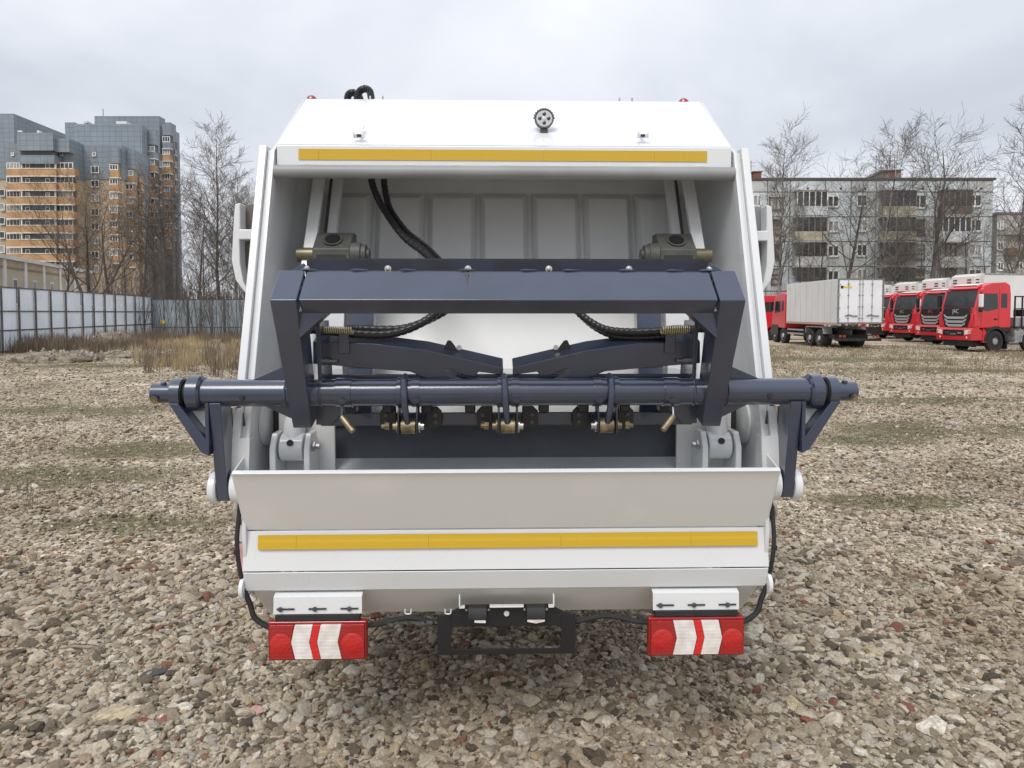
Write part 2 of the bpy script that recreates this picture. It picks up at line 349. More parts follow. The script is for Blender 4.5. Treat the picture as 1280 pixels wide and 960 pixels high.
def scatter(name, pts, rots, scl, label):
    me = bpy.data.meshes.new(name); me.from_pydata(pts, [], [])
    a = me.attributes.new('rot', 'FLOAT_VECTOR', 'POINT'); a.data.foreach_set('vector', np.asarray(rots, dtype=np.float32).ravel())
    a = me.attributes.new('scl', 'FLOAT_VECTOR', 'POINT'); a.data.foreach_set('vector', np.asarray(scl, dtype=np.float32).ravel())
    o = bpy.data.objects.new(name, me); COL.objects.link(o)
    g = bpy.data.node_groups.new(name, 'GeometryNodeTree')
    g.interface.new_socket('Geometry', in_out='INPUT', socket_type='NodeSocketGeometry'); g.interface.new_socket('Geometry', in_out='OUTPUT', socket_type='NodeSocketGeometry')
    i = g.nodes.new('NodeGroupInput'); ou = g.nodes.new('NodeGroupOutput')
    ci = g.nodes.new('GeometryNodeCollectionInfo'); ci.inputs['Collection'].default_value = scol; ci.inputs['Separate Children'].default_value = True; ci.inputs['Reset Children'].default_value = True
    ip = g.nodes.new('GeometryNodeInstanceOnPoints'); ip.inputs['Pick Instance'].default_value = True
    ra = g.nodes.new('GeometryNodeInputNamedAttribute'); ra.data_type = 'FLOAT_VECTOR'; ra.inputs['Name'].default_value = 'rot'
    sa = g.nodes.new('GeometryNodeInputNamedAttribute'); sa.data_type = 'FLOAT_VECTOR'; sa.inputs['Name'].default_value = 'scl'
    g.links.new(i.outputs[0], ip.inputs['Points']); g.links.new(ci.outputs[0], ip.inputs['Instance'])
    g.links.new(ra.outputs['Attribute'], ip.inputs['Rotation']); g.links.new(sa.outputs['Attribute'], ip.inputs['Scale']); g.links.new(ip.outputs[0], ou.inputs[0])
    md = o.modifiers.new('scatter', 'NODES'); md.node_group = g
    o['kind'] = 'stuff'; tag(o, label, 'gravel'); return o
def gravel(name, zones, label):
    P = []; Rr = []; S = []
    for (y0, y1, dens, s0, s1, sig) in zones:
        # wedge a little wider than the view
        n = int(dens * (y1 - y0) * (.85 * (y0 + y1) + 3))
        y = rng.uniform(y0, y1, n * 2); x = rng.uniform(-1, 1, n * 2) * (.85 * y1 + 1.5); keep = np.abs(x) < .85 * y + 1.5; x = x[keep][:n]; y = y[keep][:n]
        sz = np.clip(np.exp(rng.normal(math.log(s0), sig, len(x))), s0 * .45, s1)
        for a, b, s in zip(x, y, sz):
            mm = moss(a, b)
            if mm > .3 and random.random() < min(.88, mm * 1.1): continue
            f = fbm(a, b, 1.4, 2)
            if f < -.3 and b > 6 and random.random() < .3: continue
            s *= 1 + .35 * max(-.6, f)
            P.append((a, b, gz(a, b) + s * .25)); S.append((s * random.uniform(.85, 1.25), s * random.uniform(.8, 1.1), s * random.uniform(.7, 1.05)))
            Rr.append((random.gauss(0, .35), random.gauss(0, .35), random.uniform(0, 6.28)))
    return scatter(name, P, Rr, S, label)
gravel('gravel', [(2.0, 5.2, 3300, .0105, .042, .50), (5.2, 9, 1200, .013, .04, .42), (9, 16, 560, .014, .045, .4), (16, 42, 140, .018, .055, .4)],
       'crushed pale and brownish gravel with red brick bits covering the yard')

# individual lumps lying on the gravel
def lump(name, px, py, size, m, label, cat, seed, flat=.4, rz=0, sx=1.5):
    d = raydir(px, py); t = EYE / -d.z; x, y = d.x * t, d.y * t
    me = stone_mesh(0, 2, .3, seed, flat); me.materials.clear(); me.materials.append(m)
    o = bpy.data.objects.new(name, me); COL.objects.link(o); o.location = (x, y, gz(x, y) + size * .3); o.scale = (size * sx, size, size); o.rotation_euler = (.1, -.08, rz)
    return tag(o, label, cat)
brick = mat('broken_brick', (.22, .08, .05), .9, noise_amt=.35, nscale=3, bump=.4, bscale=6)
pale = mat('pale_rock', (.52, .48, .40), .9, noise_amt=.25, nscale=3, bump=.4, bscale=6)
ochre = mat('ochre_rock', (.40, .33, .22), .9, noise_amt=.25, nscale=3, bump=.4, bscale=6)
slate = mat('black_scrap', (.05, .05, .052), .6, noise_amt=.25, nscale=3, bump=.3, bscale=6)
pink = mat('pink_tile_bit', (.50, .29, .25), .8, noise_amt=.15, nscale=3)
wood = mat('weathered_wood', (.30, .25, .19), .9, noise_amt=.3, nscale=5, stretch=(1, 8, 8))
lump('brick_fragment', 212, 898, .036, brick, 'broken red brick lump low left on the gravel beside an ochre stone', 'brick', 11, .5, .3, 1.7)
lump('brick_fragment', 177, 900, .026, brick, 'small red brick bit just left of the larger brick lump', 'brick', 12, .5, 1.1, 1.3)
lump('brick_fragment', 1010, 905, .028, brick, 'small red brick bit on gravel at lower right corner area', 'brick', 13, .5, 2.1, 1.3)
lump('ochre_rock', 145, 893, .052, ochre, 'flat ochre stone left of the brick lumps in lower left gravel', 'stone', 14, .35, .2, 1.6)
lump('pale_rock', 222, 886, .045, pale, 'flat pale slab behind the largest brick lump', 'stone', 15, .3, -.1, 1.9)
lump('pale_rock', 1165, 912, .055, pale, 'large pale cobble near the lower right edge of the gravel', 'stone', 16, .55, .4, 1.3)
lump('pink_tile', 316, 890, .034, pink, 'pinkish tile shard on gravel left below the left tail lamp', 'tile', 17, .35, .7, 1.3)
lump('black_scrap', 192, 843, .040, slate, 'black flat scrap lying on gravel at lower left', 'scrap', 18, .3, .25, 1.8)
lump('ochre_rock', 990, 884, .040, ochre, 'ochre stone in the gravel right below the right tail lamp', 'stone', 19, .45, 1.2, 1.4)
lump('pale_shard', 583, 833, .024, pale, 'small white pointed shard just below the number plate holder', 'shard', 21, .2, .9, 1.3)
lump('pale_shard', 457, 833, .022, pale, 'small pale chip just right of the left tail lamp on the gravel', 'shard', 22, .2, .4, 1.7)
for (px, py, L, rz, lb) in ((100, 812, .11, .1, 'thin pale stick lying on gravel at far left'), (1010, 770, .10, -.4, 'short pale stick on gravel right of the right tail lamp'), (280, 817, .12, -.5, 'weathered splinter of wood on gravel left of the left tail lamp')):
    d = raydir(px, py); t = EYE / -d.z; x, y = d.x * t, d.y * t
    o = MB().tube([(-L, 0, .0), (-L * .3, .008, .006), (L * .4, -.004, .003), (L, .01, 0)], [.004, .008, .007, .003], 6).build('stick', wood, smooth=True)
    o.location = (x, y, gz(x, y) + .022); o.rotation_euler.z = rz; tag(o, lb, 'stick')
# ================================================================== REFUSE TRUCK seen from behind
truck = thing('garbage_truck', 'white rear loading refuse truck with navy bin lifter and yellow reflective tape, filling the middle', 'garbage truck',
              (TX * math.cos(YAW), TX * math.sin(YAW), 0), YAW)
W_ = M['white']; NV = M['navy']
def part(mb, name, m, parent=truck, bevel=.0025, smooth=False, **k): return mb.build(name, m, parent, bevel, smooth, **k)
HW = 1.072
SIDE = [(2.90, .83), (2.885, 1.02), (2.93, 1.38), (3.33, 2.63), (3.44, 2.70), (3.90, 3.03), (4.35, 3.03), (4.35, .80), (3.1, .66), (2.96, .74)]
for s in (-1, 1):
    part(MB().prism(SIDE, 'x', s * 1.055, s * HW), 'tailgate_side_plate', M['white_in'])
    # rear edge flange of two plies with a groove between
    def edge(a, b, o0, o1, z0, z1):
        dv = (3.33 - 2.93) / (2.63 - 1.38)
        return [(2.93 + (z0 - 1.38) * dv - a, z0), (2.93 + (z1 - 1.38) * dv - a, z1), (2.93 + (z1 - 1.38) * dv + b, z1), (2.93 + (z0 - 1.38) * dv + b, z0)]
    f = part(MB().prism(edge(.012, .05, 0, 0, 1.38, 2.66), 'x', s * 1.086, s * 1.118), 'edge_flange', W_)
    part(MB().prism(edge(.004, .05, 0, 0, 1.385, 2.64), 'x', s * 1.050, s * 1.064), 'edge_lip', W_, f)
    part(MB().prism(edge(-.012, .05, 0, 0, 1.385, 2.64), 'x', s * 1.065, s * 1.0855), 'edge_groove', M['white_in'], f)
    # lower doubler, wider and notched
    part(MB().prism([(2.905, 1.27), (2.92, 1.392), (2.99, 1.392), (2.99, 1.20), (2.93, 1.16)], 'x', s * 1.045, s * 1.125), 'edge_doubler', W_)
    part(MB().prism([(1.045 * s, 1.262), (1.12 * s, 1.262), (1.095 * s, 1.16), (1.07 * s, 1.16)], 'y', 2.90, 2.93), 'corner_gusset', W_)
# hopper lip flaring towards the viewer, with its two side wings
part(MB().strip([(2.768, 1.278), (2.905, 1.022)], -1.062, 1.062, .005), 'hopper_lip', M['cream'], bevel=.0015)
part(MB().strip([(2.760, 1.279), (2.776, 1.290)], -1.062, 1.062, .006), 'lip_edge', W_, bevel=.002)
for s in (-1, 1):
    part(MB().prism([(2.775, 1.281), (3.0, 1.345), (3.0, 1.03), (2.912, 1.024)], 'x', s * 1.0635, s * 1.0700), 'lip_wing', M['cream'])
# tape panel, rolled crease, lower strip, receding apron
_zc = K(640, 713, 2.88)[1]; _zs = K(640, 737, 2.90)[1]
part(MB().strip([(2.908, 1.016), (2.885, _zc + .003)], -1.072, 1.072, .006), 'rear_panel', W_, bevel=.002)
part(MB().strip([(2.876, _zc), (2.90, _zs + .006), (2.912, _zs)], -1.066, 1.066, .005), 'rear_lower_strip', W_, bevel=.002)
part(MB().add([(-1.045, 2.922, _zs), (1.045, 2.922, _zs), (1.03, 3.08, .604), (-1.03, 3.08, .604), (-1.045, 2.93, _zs + .004), (1.045, 2.93, _zs + .004), (1.03, 3.088, .610), (-1.03, 3.088, .610)], [(0, 1, 2, 3), (7, 6, 5, 4), (0, 4, 5, 1), (1, 5, 6, 2), (2, 6, 7, 3), (3, 7, 4, 0)]), 'apron', M['cream'])
part(MB().strip([(3.09, .604), (4.3, .59)], -1.01, 1.01, .006), 'hopper_underside', M['white_in'])
for s in (-1, 1):   # drilled ears at the bottom corners
    part(MB().lathe((s * 1.066, 2.905, .785), (s, 0, 0), [(0, .045), (.016, .045)], 24), 'corner_ear', W_, smooth=True)
    part(MB().lathe((s * 1.083, 2.905, .785), (s, 0, 0), [(0, .018), (.004, .018)], 16), 'ear_hole', M['dark'])
def tape(x0, x1, seams, zf, tilt):      # strips of tape butted end to end
    xs = [x0] + seams + [x1]
    for a, b in zip(xs, xs[1:]):
        (y0, z0), (y1, z1) = tilt
        part(MB().strip([(y0, z0), (y1, z1)], a + .0004, b - .0004, .0015), 'reflective_tape', M['tape'], bevel=0)
lo = [K(p, 675, 2.9)[0] for p in (323, 371, 536, 701, 863, 946)]
tape(lo[0], lo[-1], lo[1:-1], 0, ((2.8945, 1.003), (2.8875, .946)))
# hood above the opening
part(MB().strip([(3.885, 3.03), (3.36, 2.672)], -1.048, 1.048, .006), 'hood_panel', W_, bevel=.002)
part(MB().strip([(3.352, 2.668), (3.335, 2.660), (3.335, 2.572)], -1.042, 1.042, .006), 'hood_rim', W_, bevel=.002)
up = [K(p, 194, 3.33)[0] for p in (373, 398, 539, 679, 818, 884)]
tape(up[0], up[-1], up[1:-1], 0, ((3.3315, 2.645), (3.3315, 2.596)))
part(MB().tube([(-1.05, 3.322, 2.540), (1.05, 3.322, 2.540)], .030, 24), 'cross_tube', M['tube'], smooth=True, bevel=0)
wb = MB()
for k in range(9):
    x = -.93 + k * .225; wb.tube([(x, 3.327, 2.5715), (x + .03, 3.325, 2.573), (x + .06, 3.327, 2.5715)], .004, 6)
part(wb, 'weld_beads', M['white_in'], smooth=True, bevel=0, kind='stuff')
# ---- interior
part(MB().box(-1.054, 1.054, 3.93, 4.34, 3.015, 3.028), 'hood_ceiling', W_)
part(MB().strip([(3.37, 2.555), (3.98, 2.90)], -1.054, 1.054, .006), 'hood_inner_plate', M['white_in'])
part(MB().strip([(4.02, 2.95), (3.99, 2.55), (3.84, 2.02)], -1.054, 1.054, .008), 'packer_backing', M['white_in'])
for k in range(7):          # the pressed ribs of the packer plate
    xc = (k - 3) * .2815
    a, b = .134, .102
    # raised pad: chamfered all round
    t0 = (3.985, 2.555); t1 = (3.835, 2.0)
    d = Vector((t1[0] - t0[0], t1[1] - t0[1])).normalized(); nrm = Vector((d.y, -d.x)) * 1
    if nrm.x > 0: nrm = -nrm
    def pt(x, t, h):
        q = Vector(t0) + d * t + nrm * h; return (x, q.x, q.y)
    L = (Vector(t1) - Vector(t0)).length
    v = [pt(xc - a, 0.0, -.002), pt(xc + a, 0.0, -.002), pt(xc + a, L, -.002), pt(xc - a, L, -.002),
         pt(xc - b, .05, .05), pt(xc + b, .05, .05), pt(xc + b, L, .05), pt(xc - b, L, .05)]
    part(MB().add(v, [(0, 1, 5, 4), (1, 2, 6, 5), (3, 0, 4, 7), (4, 5, 6, 7), (2, 3, 7, 6), (0, 3, 2, 1)]), 'pressed_panel', M['white_in'], bevel=.008)
tray = part(MB().strip([(3.82, 2.06), (3.66, 1.80), (3.46, 1.52), (3.40, 1.38)], -1.05, 1.05, .008), 'packer_plate', M['cream'], bevel=0, smooth=True)
part(MB().strip([(3.345, 1.50), (3.28, 1.235)], -.80, .80, .012), 'sweep_blade', M['navy_worn'])
part(MB().strip([(3.29, 1.24), (3.10, 1.16), (2.95, 1.0)], -1.05, 1.05, .006), 'hopper_floor', M['white_in'])
part(MB().strip([(3.40, 1.40), (3.36, 1.20)], -1.05, 1.05, .006), 'blade_back', M['white_in'])
for s in (-1, 1):
    # slide rails
    a = (3.69, 2.62); b = (3.36, 2.02)
    part(MB().prism([a, (a[0] + .03, a[1]), (b[0] + .03, b[1]), b], 'x', s * .905, s * .962), 'slide_rail', W_)
    part(MB().prism([(3.80, 2.66), (3.85, 2.66), (3.52, 2.0), (3.47, 2.0)], 'x', s * .84, s * .885), 'guide_channel', M['white_in'])
    part(MB().prism([(3.79, 2.64), (3.80, 2.64), (3.47, 2.0), (3.46, 2.0)], 'x', s * .885, s * .90), 'guide_web', M['cast'])
    # rods that go down beside the blade
    part(MB().tube([(s * .905, 3.40, 2.0), (s * .895, 3.22, 1.40)], .028, 16), 'cylinder_rod', W_, smooth=True, bevel=0)
    part(MB().prism([(3.42, 2.02), (3.50, 2.02), (3.36, 1.40), (3.30, 1.40)], 'x', s * .62, s * .735), 'blade_upright', NV)
    part(MB().prism([(3.41, 2.02), (3.46, 2.02), (3.32, 1.40), (3.28, 1.40)], 'x', s * .755, s * .865), 'blade_end_plate', M['white_in'])
    # cast bearing housing of the packer
    bh = part(MB().prism([(3.40, 2.07), (3.40, 2.20), (3.50, 2.285), (3.58, 2.285), (3.58, 2.07)], 'x', s * .73, s * .905), 'bearing_housing', M['cast'], bevel=.006)
    part(MB().prism([(s * .75, 2.085), (s * .885, 2.085), (s * .885, 2.172), (s * .75, 2.172)], 'y', 3.396, 3.40), 'housing_recess', M['dark'], bh, bevel=0)
    n_ = Vector((0, -.08, .10)).normalized()
    part(MB().lathe((s * .818, 3.449, 2.2438), n_, [(0, .046), (.006, .046)], 24), 'housing_boss', M['cast'], bh, smooth=True, bevel=0)
    part(MB().lathe((s * .818, 3.4438, 2.2503), n_, [(0, .036), (.002, .036)], 24), 'housing_bore', M['black'], bh, smooth=True, bevel=0)
    part(MB().lathe((s * .73, 3.45, 2.175), (-s, 0, 0), [(0, .058), (.045, .058), (.05, .05), (.07, .05), (.07, .03), (.085, .03)], 20), 'housing_hub', M['cast'], bh, smooth=True, bevel=.002)
    part(MB().lathe((s * .905, 3.45, 2.175), (s, 0, 0), [(0, .034), (.08, .034)], 16), 'housing_pin', mat('olive_pin', (.20, .18, .12), .4, metal=.6) if s < 0 else bpy.data.materials['olive_pin'], bh, smooth=True, bevel=0)
    # clevis + cylinder eye at the hopper bottom
    x = .915
    part(MB().prism([(3.02, 1.18), (3.02, 1.33), (3.06, 1.39), (3.14, 1.39), (3.18, 1.33), (3.18, 1.18)], 'x', s * (x - .085), s * (x - .058)), 'clevis_plate', W_, bevel=.006)
    part(MB().prism([(3.02, 1.18), (3.02, 1.33), (3.06, 1.39), (3.14, 1.39), (3.18, 1.33), (3.18, 1.18)], 'x', s * (x + .058), s * (x + .085)), 'clevis_plate', W_, bevel=.006)
    part(MB().prism([(3.18, 1.18), (3.18, 1.47), (3.20, 1.47), (3.20, 1.18)], 'x', s * (x - .155), s * (x + .09)), 'clevis_back', M['cream'])
    eye = part(MB().lathe((s * (x - .05), 3.09, 1.325), (s, 0, 0), [(0, .055), (.004, .06), (.096, .06), (.10, .055)], 24), 'cylinder_eye', W_, smooth=True, bevel=0)
    part(MB().tube([(s * x, 3.09, 1.33), (s * (x + .005), 3.12, 1.44)], [.05, .044], 20), 'eye_neck', W_, eye, smooth=True, bevel=0)
    part(MB().tube([(s * (x + .004), 3.115, 1.43), (s * (x + .012), 3.18, 1.62)], .037, 20), 'cylinder_barrel', W_, eye, smooth=True, bevel=0)
    part(MB().lathe((s * x, 3.034, 1.352), (0, -1, .25), [(0, .014), (.006, .014)], 12), 'grease_port', M['dark'], eye, smooth=True, bevel=0)
    part(MB().lathe((s * (x - .086), 3.07, 1.33), (-s, 0, 0), [(0, .022), (.012, .022), (.012, .013), (.03, .013)], 6), 'pin_bolt', M['steel'], bevel=.001)
    # round cover on the inside of the wall
    part(MB().lathe((s * 1.054, 3.16, 1.42), (-s, 0, 0), [(0, .10), (.012, .10), (.016, .09)], 28), 'wall_boss', M['white_in'], smooth=True, bevel=0)
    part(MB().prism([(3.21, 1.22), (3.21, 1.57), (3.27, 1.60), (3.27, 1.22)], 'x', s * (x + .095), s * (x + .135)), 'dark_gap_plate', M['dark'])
# ---- lifter comb
def legp(v, z): return (v, z)
beam = part(MB().prism([(2.700, 2.056), (2.580, 1.945), (2.640, 1.895), (2.760, 1.99)], 'x', -.753, .753), 'lift_beam', NV, bevel=.006)
part(MB().prism([(2.705, 2.056), (2.725, 2.056), (2.765, 2.0), (2.74, 2.0)], 'x', -.76, .76), 'beam_back', NV, beam)
wd = MB()
for x in (-.745, -.56, -.38, -.16, .07, .23, .44, .62, .745):
    wd.tube([(x - .03, 2.699, 2.059), (x - .012, 2.698, 2.060), (x + .01, 2.699, 2.0592), (x + .034, 2.698, 2.060)], [.002, .0045, .004, .002], 7)
for s in (-1, 1):
    for x in (.735, .868):
        wd.tube([(s * x, 2.85 + .055 * math.cos(a * .2618), 1.585 + .055 * math.sin(a * .2618)) for a in range(25)], [.004 + .0012 * (a % 2) for a in range(25)], 6)
part(wd, 'weld_beads', NV, beam, smooth=True, bevel=0, kind='stuff')
# upright strip with rubber and bolts along the beam
st = part(MB().box(-.755, .755, 2.715, 2.723, 2.03, 2.098), 'bolt_strip', mat('dark_navy_strip', (.010, .014, .030), .55, noise_amt=.3, nscale=9), bevel=.001)
part(MB().box(-.75, .75, 2.7245, 2.733, 2.03, 2.104), 'rubber_strip', M['rubber'], st, bevel=.001)
for px in (383, 485, 585, 686, 786, 887):
    x = K(px, 337, 2.715)[0]
    b = part(MB().lathe((x, 2.7145, 2.065), (0, -1, 0), [(0, .013), (.003, .013), (.003, .009), (.008, .009), (.011, .005)], 10), 'bolt', M['steel'], st, smooth=True, bevel=0)
for s in (-1, 1):
    # leg: square tube tapering in view, cut on the beam plane
    lv = [(.762, .864, 2.585, 1.945), (.762, .864, 2.665, 2.052)]
    f0, f1 = (.770, .866), (.776, .852)
    def ring(xa, xb, fy, fz, by, bz): return [(s * xa, fy, fz), (s * xb, fy, fz), (s * xb, by, bz), (s * xa, by, bz)]
    v = ring(.758, .853, 2.578, 1.945, 2.700, 2.060) + ring(.776, .850, 2.845, 1.445, 2.945, 1.475)
    leg = part(MB().add(v, [(0, 1, 2, 3), (4, 5, 6, 7), (0, 1, 5, 4), (1, 2, 6, 5), (2, 3, 7, 6), (3, 0, 4, 7)]), 'lift_leg', NV, bevel=.005)
    # chamfered corner: outer top
    part(MB().prism([(s * .655, 1.905), (s * .765, 1.905), (s * .765, 1.805)], 'y', 2.635, 2.70), 'corner_gusset', NV, leg)
    part(MB().prism([(s * .74, 2.055), (s * .82, 2.050), (s * .765, 2.085)], 'y', 2.705, 2.72), 'corner_cap', NV, leg)
    # big plate gussets over and under the shaft
    part(MB().prism([(s * .86, 1.637), (s * 1.005, 1.637), (s * .86, 1.70)], 'y', 2.842, 2.854), 'shaft_gusset', NV, leg)
    part(MB().prism([(s * .86, 1.533), (s * .97, 1.533), (s * .86, 1.48)], 'y', 2.862, 2.874), 'shaft_gusset', NV, leg)
    part(MB().prism([(s * .78, 1.53), (s * .66, 1.53), (s * .66, 1.505), (s * .72, 1.445), (s * .78, 1.445)], 'y', 2.93, 2.945), 'inner_gusset', NV, leg)
    # inner plate the fork arm bolts to
    part(MB().prism([(2.82, 1.87), (2.98, 1.87), (3.05, 1.60), (2.86, 1.60)], 'x', s * .735, s * .752), 'fork_mount', NV, leg)
shaft = part(MB().tube([(-1.20, 2.85, 1.585), (1.20, 2.85, 1.585)], .0535, 32), 'lift_shaft', NV, smooth=True, bevel=0)
for s in (-1, 1):
    c = part(MB().lathe((s * 1.195, 2.85, 1.585), (s, 0, 0), [(0, .062), (.008, .071), (.05, .071), (.055, .062)], 28), 'shaft_collar', NV, shaft, smooth=True, bevel=0)
    part(MB().lathe((s * 1.25, 2.85, 1.585), (s, 0, 0), [(0, .048), (.010, .048), (.010, .04), (.018, .04), (.018, .052), (.026, .052)], 24), 'seal_ring', M['rubber'], shaft, smooth=True, bevel=0)
    part(MB().lathe((s * 1.272, 2.85, 1.585), (s, 0, 0), [(0, .060), (.038, .060), (.043, .050)], 28), 'bearing_block', NV, shaft, smooth=True, bevel=0)
    part(MB().lathe((s * 1.312, 2.85, 1.585), (s, 0, 0), [(0, .040), (.078, .040), (.083, .034)], 24), 'stub_end', NV, shaft, smooth=True, bevel=0)
    part(MB().lathe((s * 1.370, 2.807, 1.565), (0, -1, -.3), [(0, .014), (.006, .014), (.006, .009), (.012, .009)], 12), 'grease_nipple', M['brass'], shaft, smooth=True, bevel=0)
    part(MB().lathe((s * 1.345, 2.835, 1.620), (0, -.3, 1), [(0, .011), (.01, .011), (.013, .007)], 10), 'set_screw', NV, shaft, smooth=True, bevel=0)
    part(MB().lathe((s * 1.03, 2.800, 1.572), (0, -1, -.2), [(0, .012), (.005, .012), (.005, .008), (.012, .008)], 8), 'set_screw', M['dark'], shaft, smooth=True, bevel=0)
    for q, wq in ((.615, .062),):
        part(MB().lathe((s * q, 2.85, 1.585), (s, 0, 0), [(0, .058), (wq, .058)], 32), 'sleeve', NV, shaft, smooth=True, bevel=0)
        part(MB().lathe((s * (q + .03), 2.797, 1.562), (0, -1, -.3), [(0, .016), (.003, .016), (.003, .009), (.008, .009)], 10), 'sleeve_screw', NV, shaft, smooth=True, bevel=0)
# hooks with zinc rollers under the shaft
for i, px in enumerate((509, 635, 760)):
    xc = K(px, 490, 2.8)[0]; m_ = 1 if px < 700 else -1
    hk = part(MB().tube([(xc - .014 * m_, 2.86, 1.648), (xc - .014 * m_, 2.80, 1.635), (xc - .012 * m_, 2.786, 1.585), (xc - .008 * m_, 2.79, 1.53), (xc - .002 * m_, 2.82, 1.47)], .0135, 10), 'hook_strap', NV, smooth=True, bevel=0)
    part(MB().lathe((xc + .034 * m_ - .02, 2.85, 1.585), (1, 0, 0), [(0, .0575), (.032, .0575)], 32), 'strap_sleeve', NV, hk, smooth=True, bevel=0)
    part(MB().lathe((xc - .030 * m_ - .012, 2.85, 1.585), (1, 0, 0), [(0, .060), (.03, .060)], 32), 'strap_sleeve', NV, hk, smooth=True, bevel=0)
    part(MB().lathe((xc + .032 * m_, 2.797, 1.562), (0, -1, -.3), [(0, .015), (.003, .015), (.003, .008), (.008, .008)], 10), 'sleeve_screw', NV, hk, smooth=True, bevel=0)
    part(MB().lathe((xc - .028, 2.84, 1.452), (1, 0, 0), [(0, .030), (.056, .030)], 24), 'roller', M['brass'], hk, smooth=True, bevel=0)
    for s in (-1, 1):
        part(MB().prism([(2.80, 1.42), (2.80, 1.50), (2.83, 1.545), (2.88, 1.545), (2.88, 1.42)], 'x', xc + s * .032, xc + s * .040), 'roller_plate', M['black'], hk, bevel=.003)
        part(MB().lathe((xc + s * .041, 2.84, 1.452), (s, 0, 0), [(0, .026), (.006, .026), (.006, .015), (.02, .015)], 14), 'roller_washer', M['steel'] if s * m_ > 0 else M['brass'], hk, smooth=True, bevel=0)
        part(MB().prism([(xc + s * .06, 1.43), (xc + s * .115, 1.43), (xc + s * .125, 1.45), (xc + s * .125, 1.50), (xc + s * .105, 1.52), (xc + s * .06, 1.52)], 'y', 2.92, 2.935), 'roller_bracket', M['black'], hk, bevel=.003)
        for zz in (1.455, 1.485): part(MB().lathe((xc + s * .10, 2.9195, zz), (0, -1, 0), [(0, .009), (.006, .009)], 6), 'bracket_bolt', M['cast'], hk, bevel=0)
    part(MB().lathe((xc - .075 * m_, 2.84, 1.452), (-m_, 0, 0), [(0, .016), (.018, .016), (.018, .010), (.032, .010)], 6), 'roller_nut', M['brass'], hk, bevel=.001)
# square tubes behind the shaft
part(MB().box(-.775, .775, 2.955, 3.26, 1.555, 1.648), 'upper_crossbar', NV, bevel=.006)
part(MB().box(-.77, .77, 2.955, 3.20, 1.435, 1.490), 'lower_crossbar', NV, bevel=.006)
for px in (441, 486, 534, 588, 679, 728, 779, 828):
    x = K(px, 511, 2.93)[0]
    part(MB().box(x - .021, x + .021, 2.885, 2.945, 1.498, 1.545), 'rubber_stop', M['black'], bevel=.006)
for s in (-1, 1):   # hanging zinc pins
    x = .625
    part(MB().tube([(s * (x + .028), 2.83, 1.545), (s * (x + .026), 2.81, 1.50), (s * (x + .012), 2.80, 1.475)], .006, 8), 'pin_link', NV, smooth=True, bevel=0)
    part(MB().tube([(s * (x + .022), 2.795, 1.495), (s * (x - .026), 2.765, 1.445)], .0125, 14), 'lock_pin', M['brass'], smooth=True, bevel=0)
# fork arms
FK = [(391, 427), (470, 430), (533, 438), (564, 445), (629, 460), (629, 469), (598, 465), (594, 471), (580, 469), (563, 461), (556, 463), (563, 470), (590, 477), (585, 482), (552, 480), (530, 472), (513, 465), (391, 455)]
poly = [K(a, b, 2.93) for a, b in FK]
for s in (-1, 1):
    pl = [(s * -x, z) for x, z in poly]
    fa = part(MB().prism(pl, 'y', 2.93, 3.03, sh=(0, .034)), 'fork_arm', NV, bevel=.003)
    a = K(430, 425, 2.92)
    part(MB().prism([(s * (-a[0] - .022), 1.735), (s * (-a[0] + .022), 1.735), (s * (-a[0] + .022), 1.83), (s * (-a[0] - .018), 1.83)], 'y', 2.915, 2.93), 'hose_clamp', NV, fa)
    part(MB().box(min(s * (-a[0] - .022), s * (-a[0] + .022)), max(s * (-a[0] - .022), s * (-a[0] + .022)), 2.915, 2.99, 1.822, 1.833), 'clamp_top', NV, fa)
    b = K(563, 440, 2.94)
    bx = -b[0] * s
    part(MB().prism([(bx + s * .035, 1.735), (bx + s * -.028, 1.722), (bx + s * -.018, 1.760), (bx + s * .001, 1.785), (bx + s * .014, 1.787), (bx + s * .026, 1.762)], 'y', 2.985, 3.0), 'stop_ear', M['black'], fa)
    part(MB().lathe((bx - s * .033, 3.0, 1.756), (0, -1, 0), [(0, .011), (.012, .011)], 8), 'stop_bolt', M['steel'], fa, bevel=0)
    part(MB().lathe((s * .738, 2.915, 1.705), (-s, 0, 0), [(0, .012), (.02, .012), (.02, .007), (.05, .007)], 8), 'mount_bolt', M['steel'], fa, bevel=0)
    # coil spring guard round the hose
    h = []
    for q in range(13 * 10 + 1):
        t = q / 130; an = q / 10 * 2 * math.pi
        r_ = .0135 + (.006 * math.sin(t * math.pi) if s > 0 else 0)
        h.append((s * (.738 - .115 * t), 2.90 + r_ * math.cos(an), 1.832 + r_ * math.sin(an) - .004 * t))
    part(MB().tube(h, .0032, 6), 'guard_spring', M['spring'], smooth=True, bevel=0)
def hose(pts, r, name='hydraulic_hose', m='hose', ring=True):
    sp = spline(pts, 22); n = len(sp)
    rs = [r * (1.0 if (i % 4) < 3 else .86) for i in range(n)] if ring else [r] * n
    return part(MB().tube(sp, rs, 12), name, M[m], smooth=False if False else True, bevel=0)
def kp(px, py, v): x, z = K(px, py, v); return (x, v, z)
hose([kp(463, 205, 3.62), kp(466, 232, 3.62), kp(480, 262, 3.58), kp(505, 296, 3.45), kp(535, 320, 3.3), kp(552, 345, 3.15), kp(552, 380, 3.05), kp(530, 402, 3.0), kp(490, 417, 2.97), kp(440, 417, 2.95), kp(405, 413, 2.92), kp(380, 412, 2.90)], .0175)
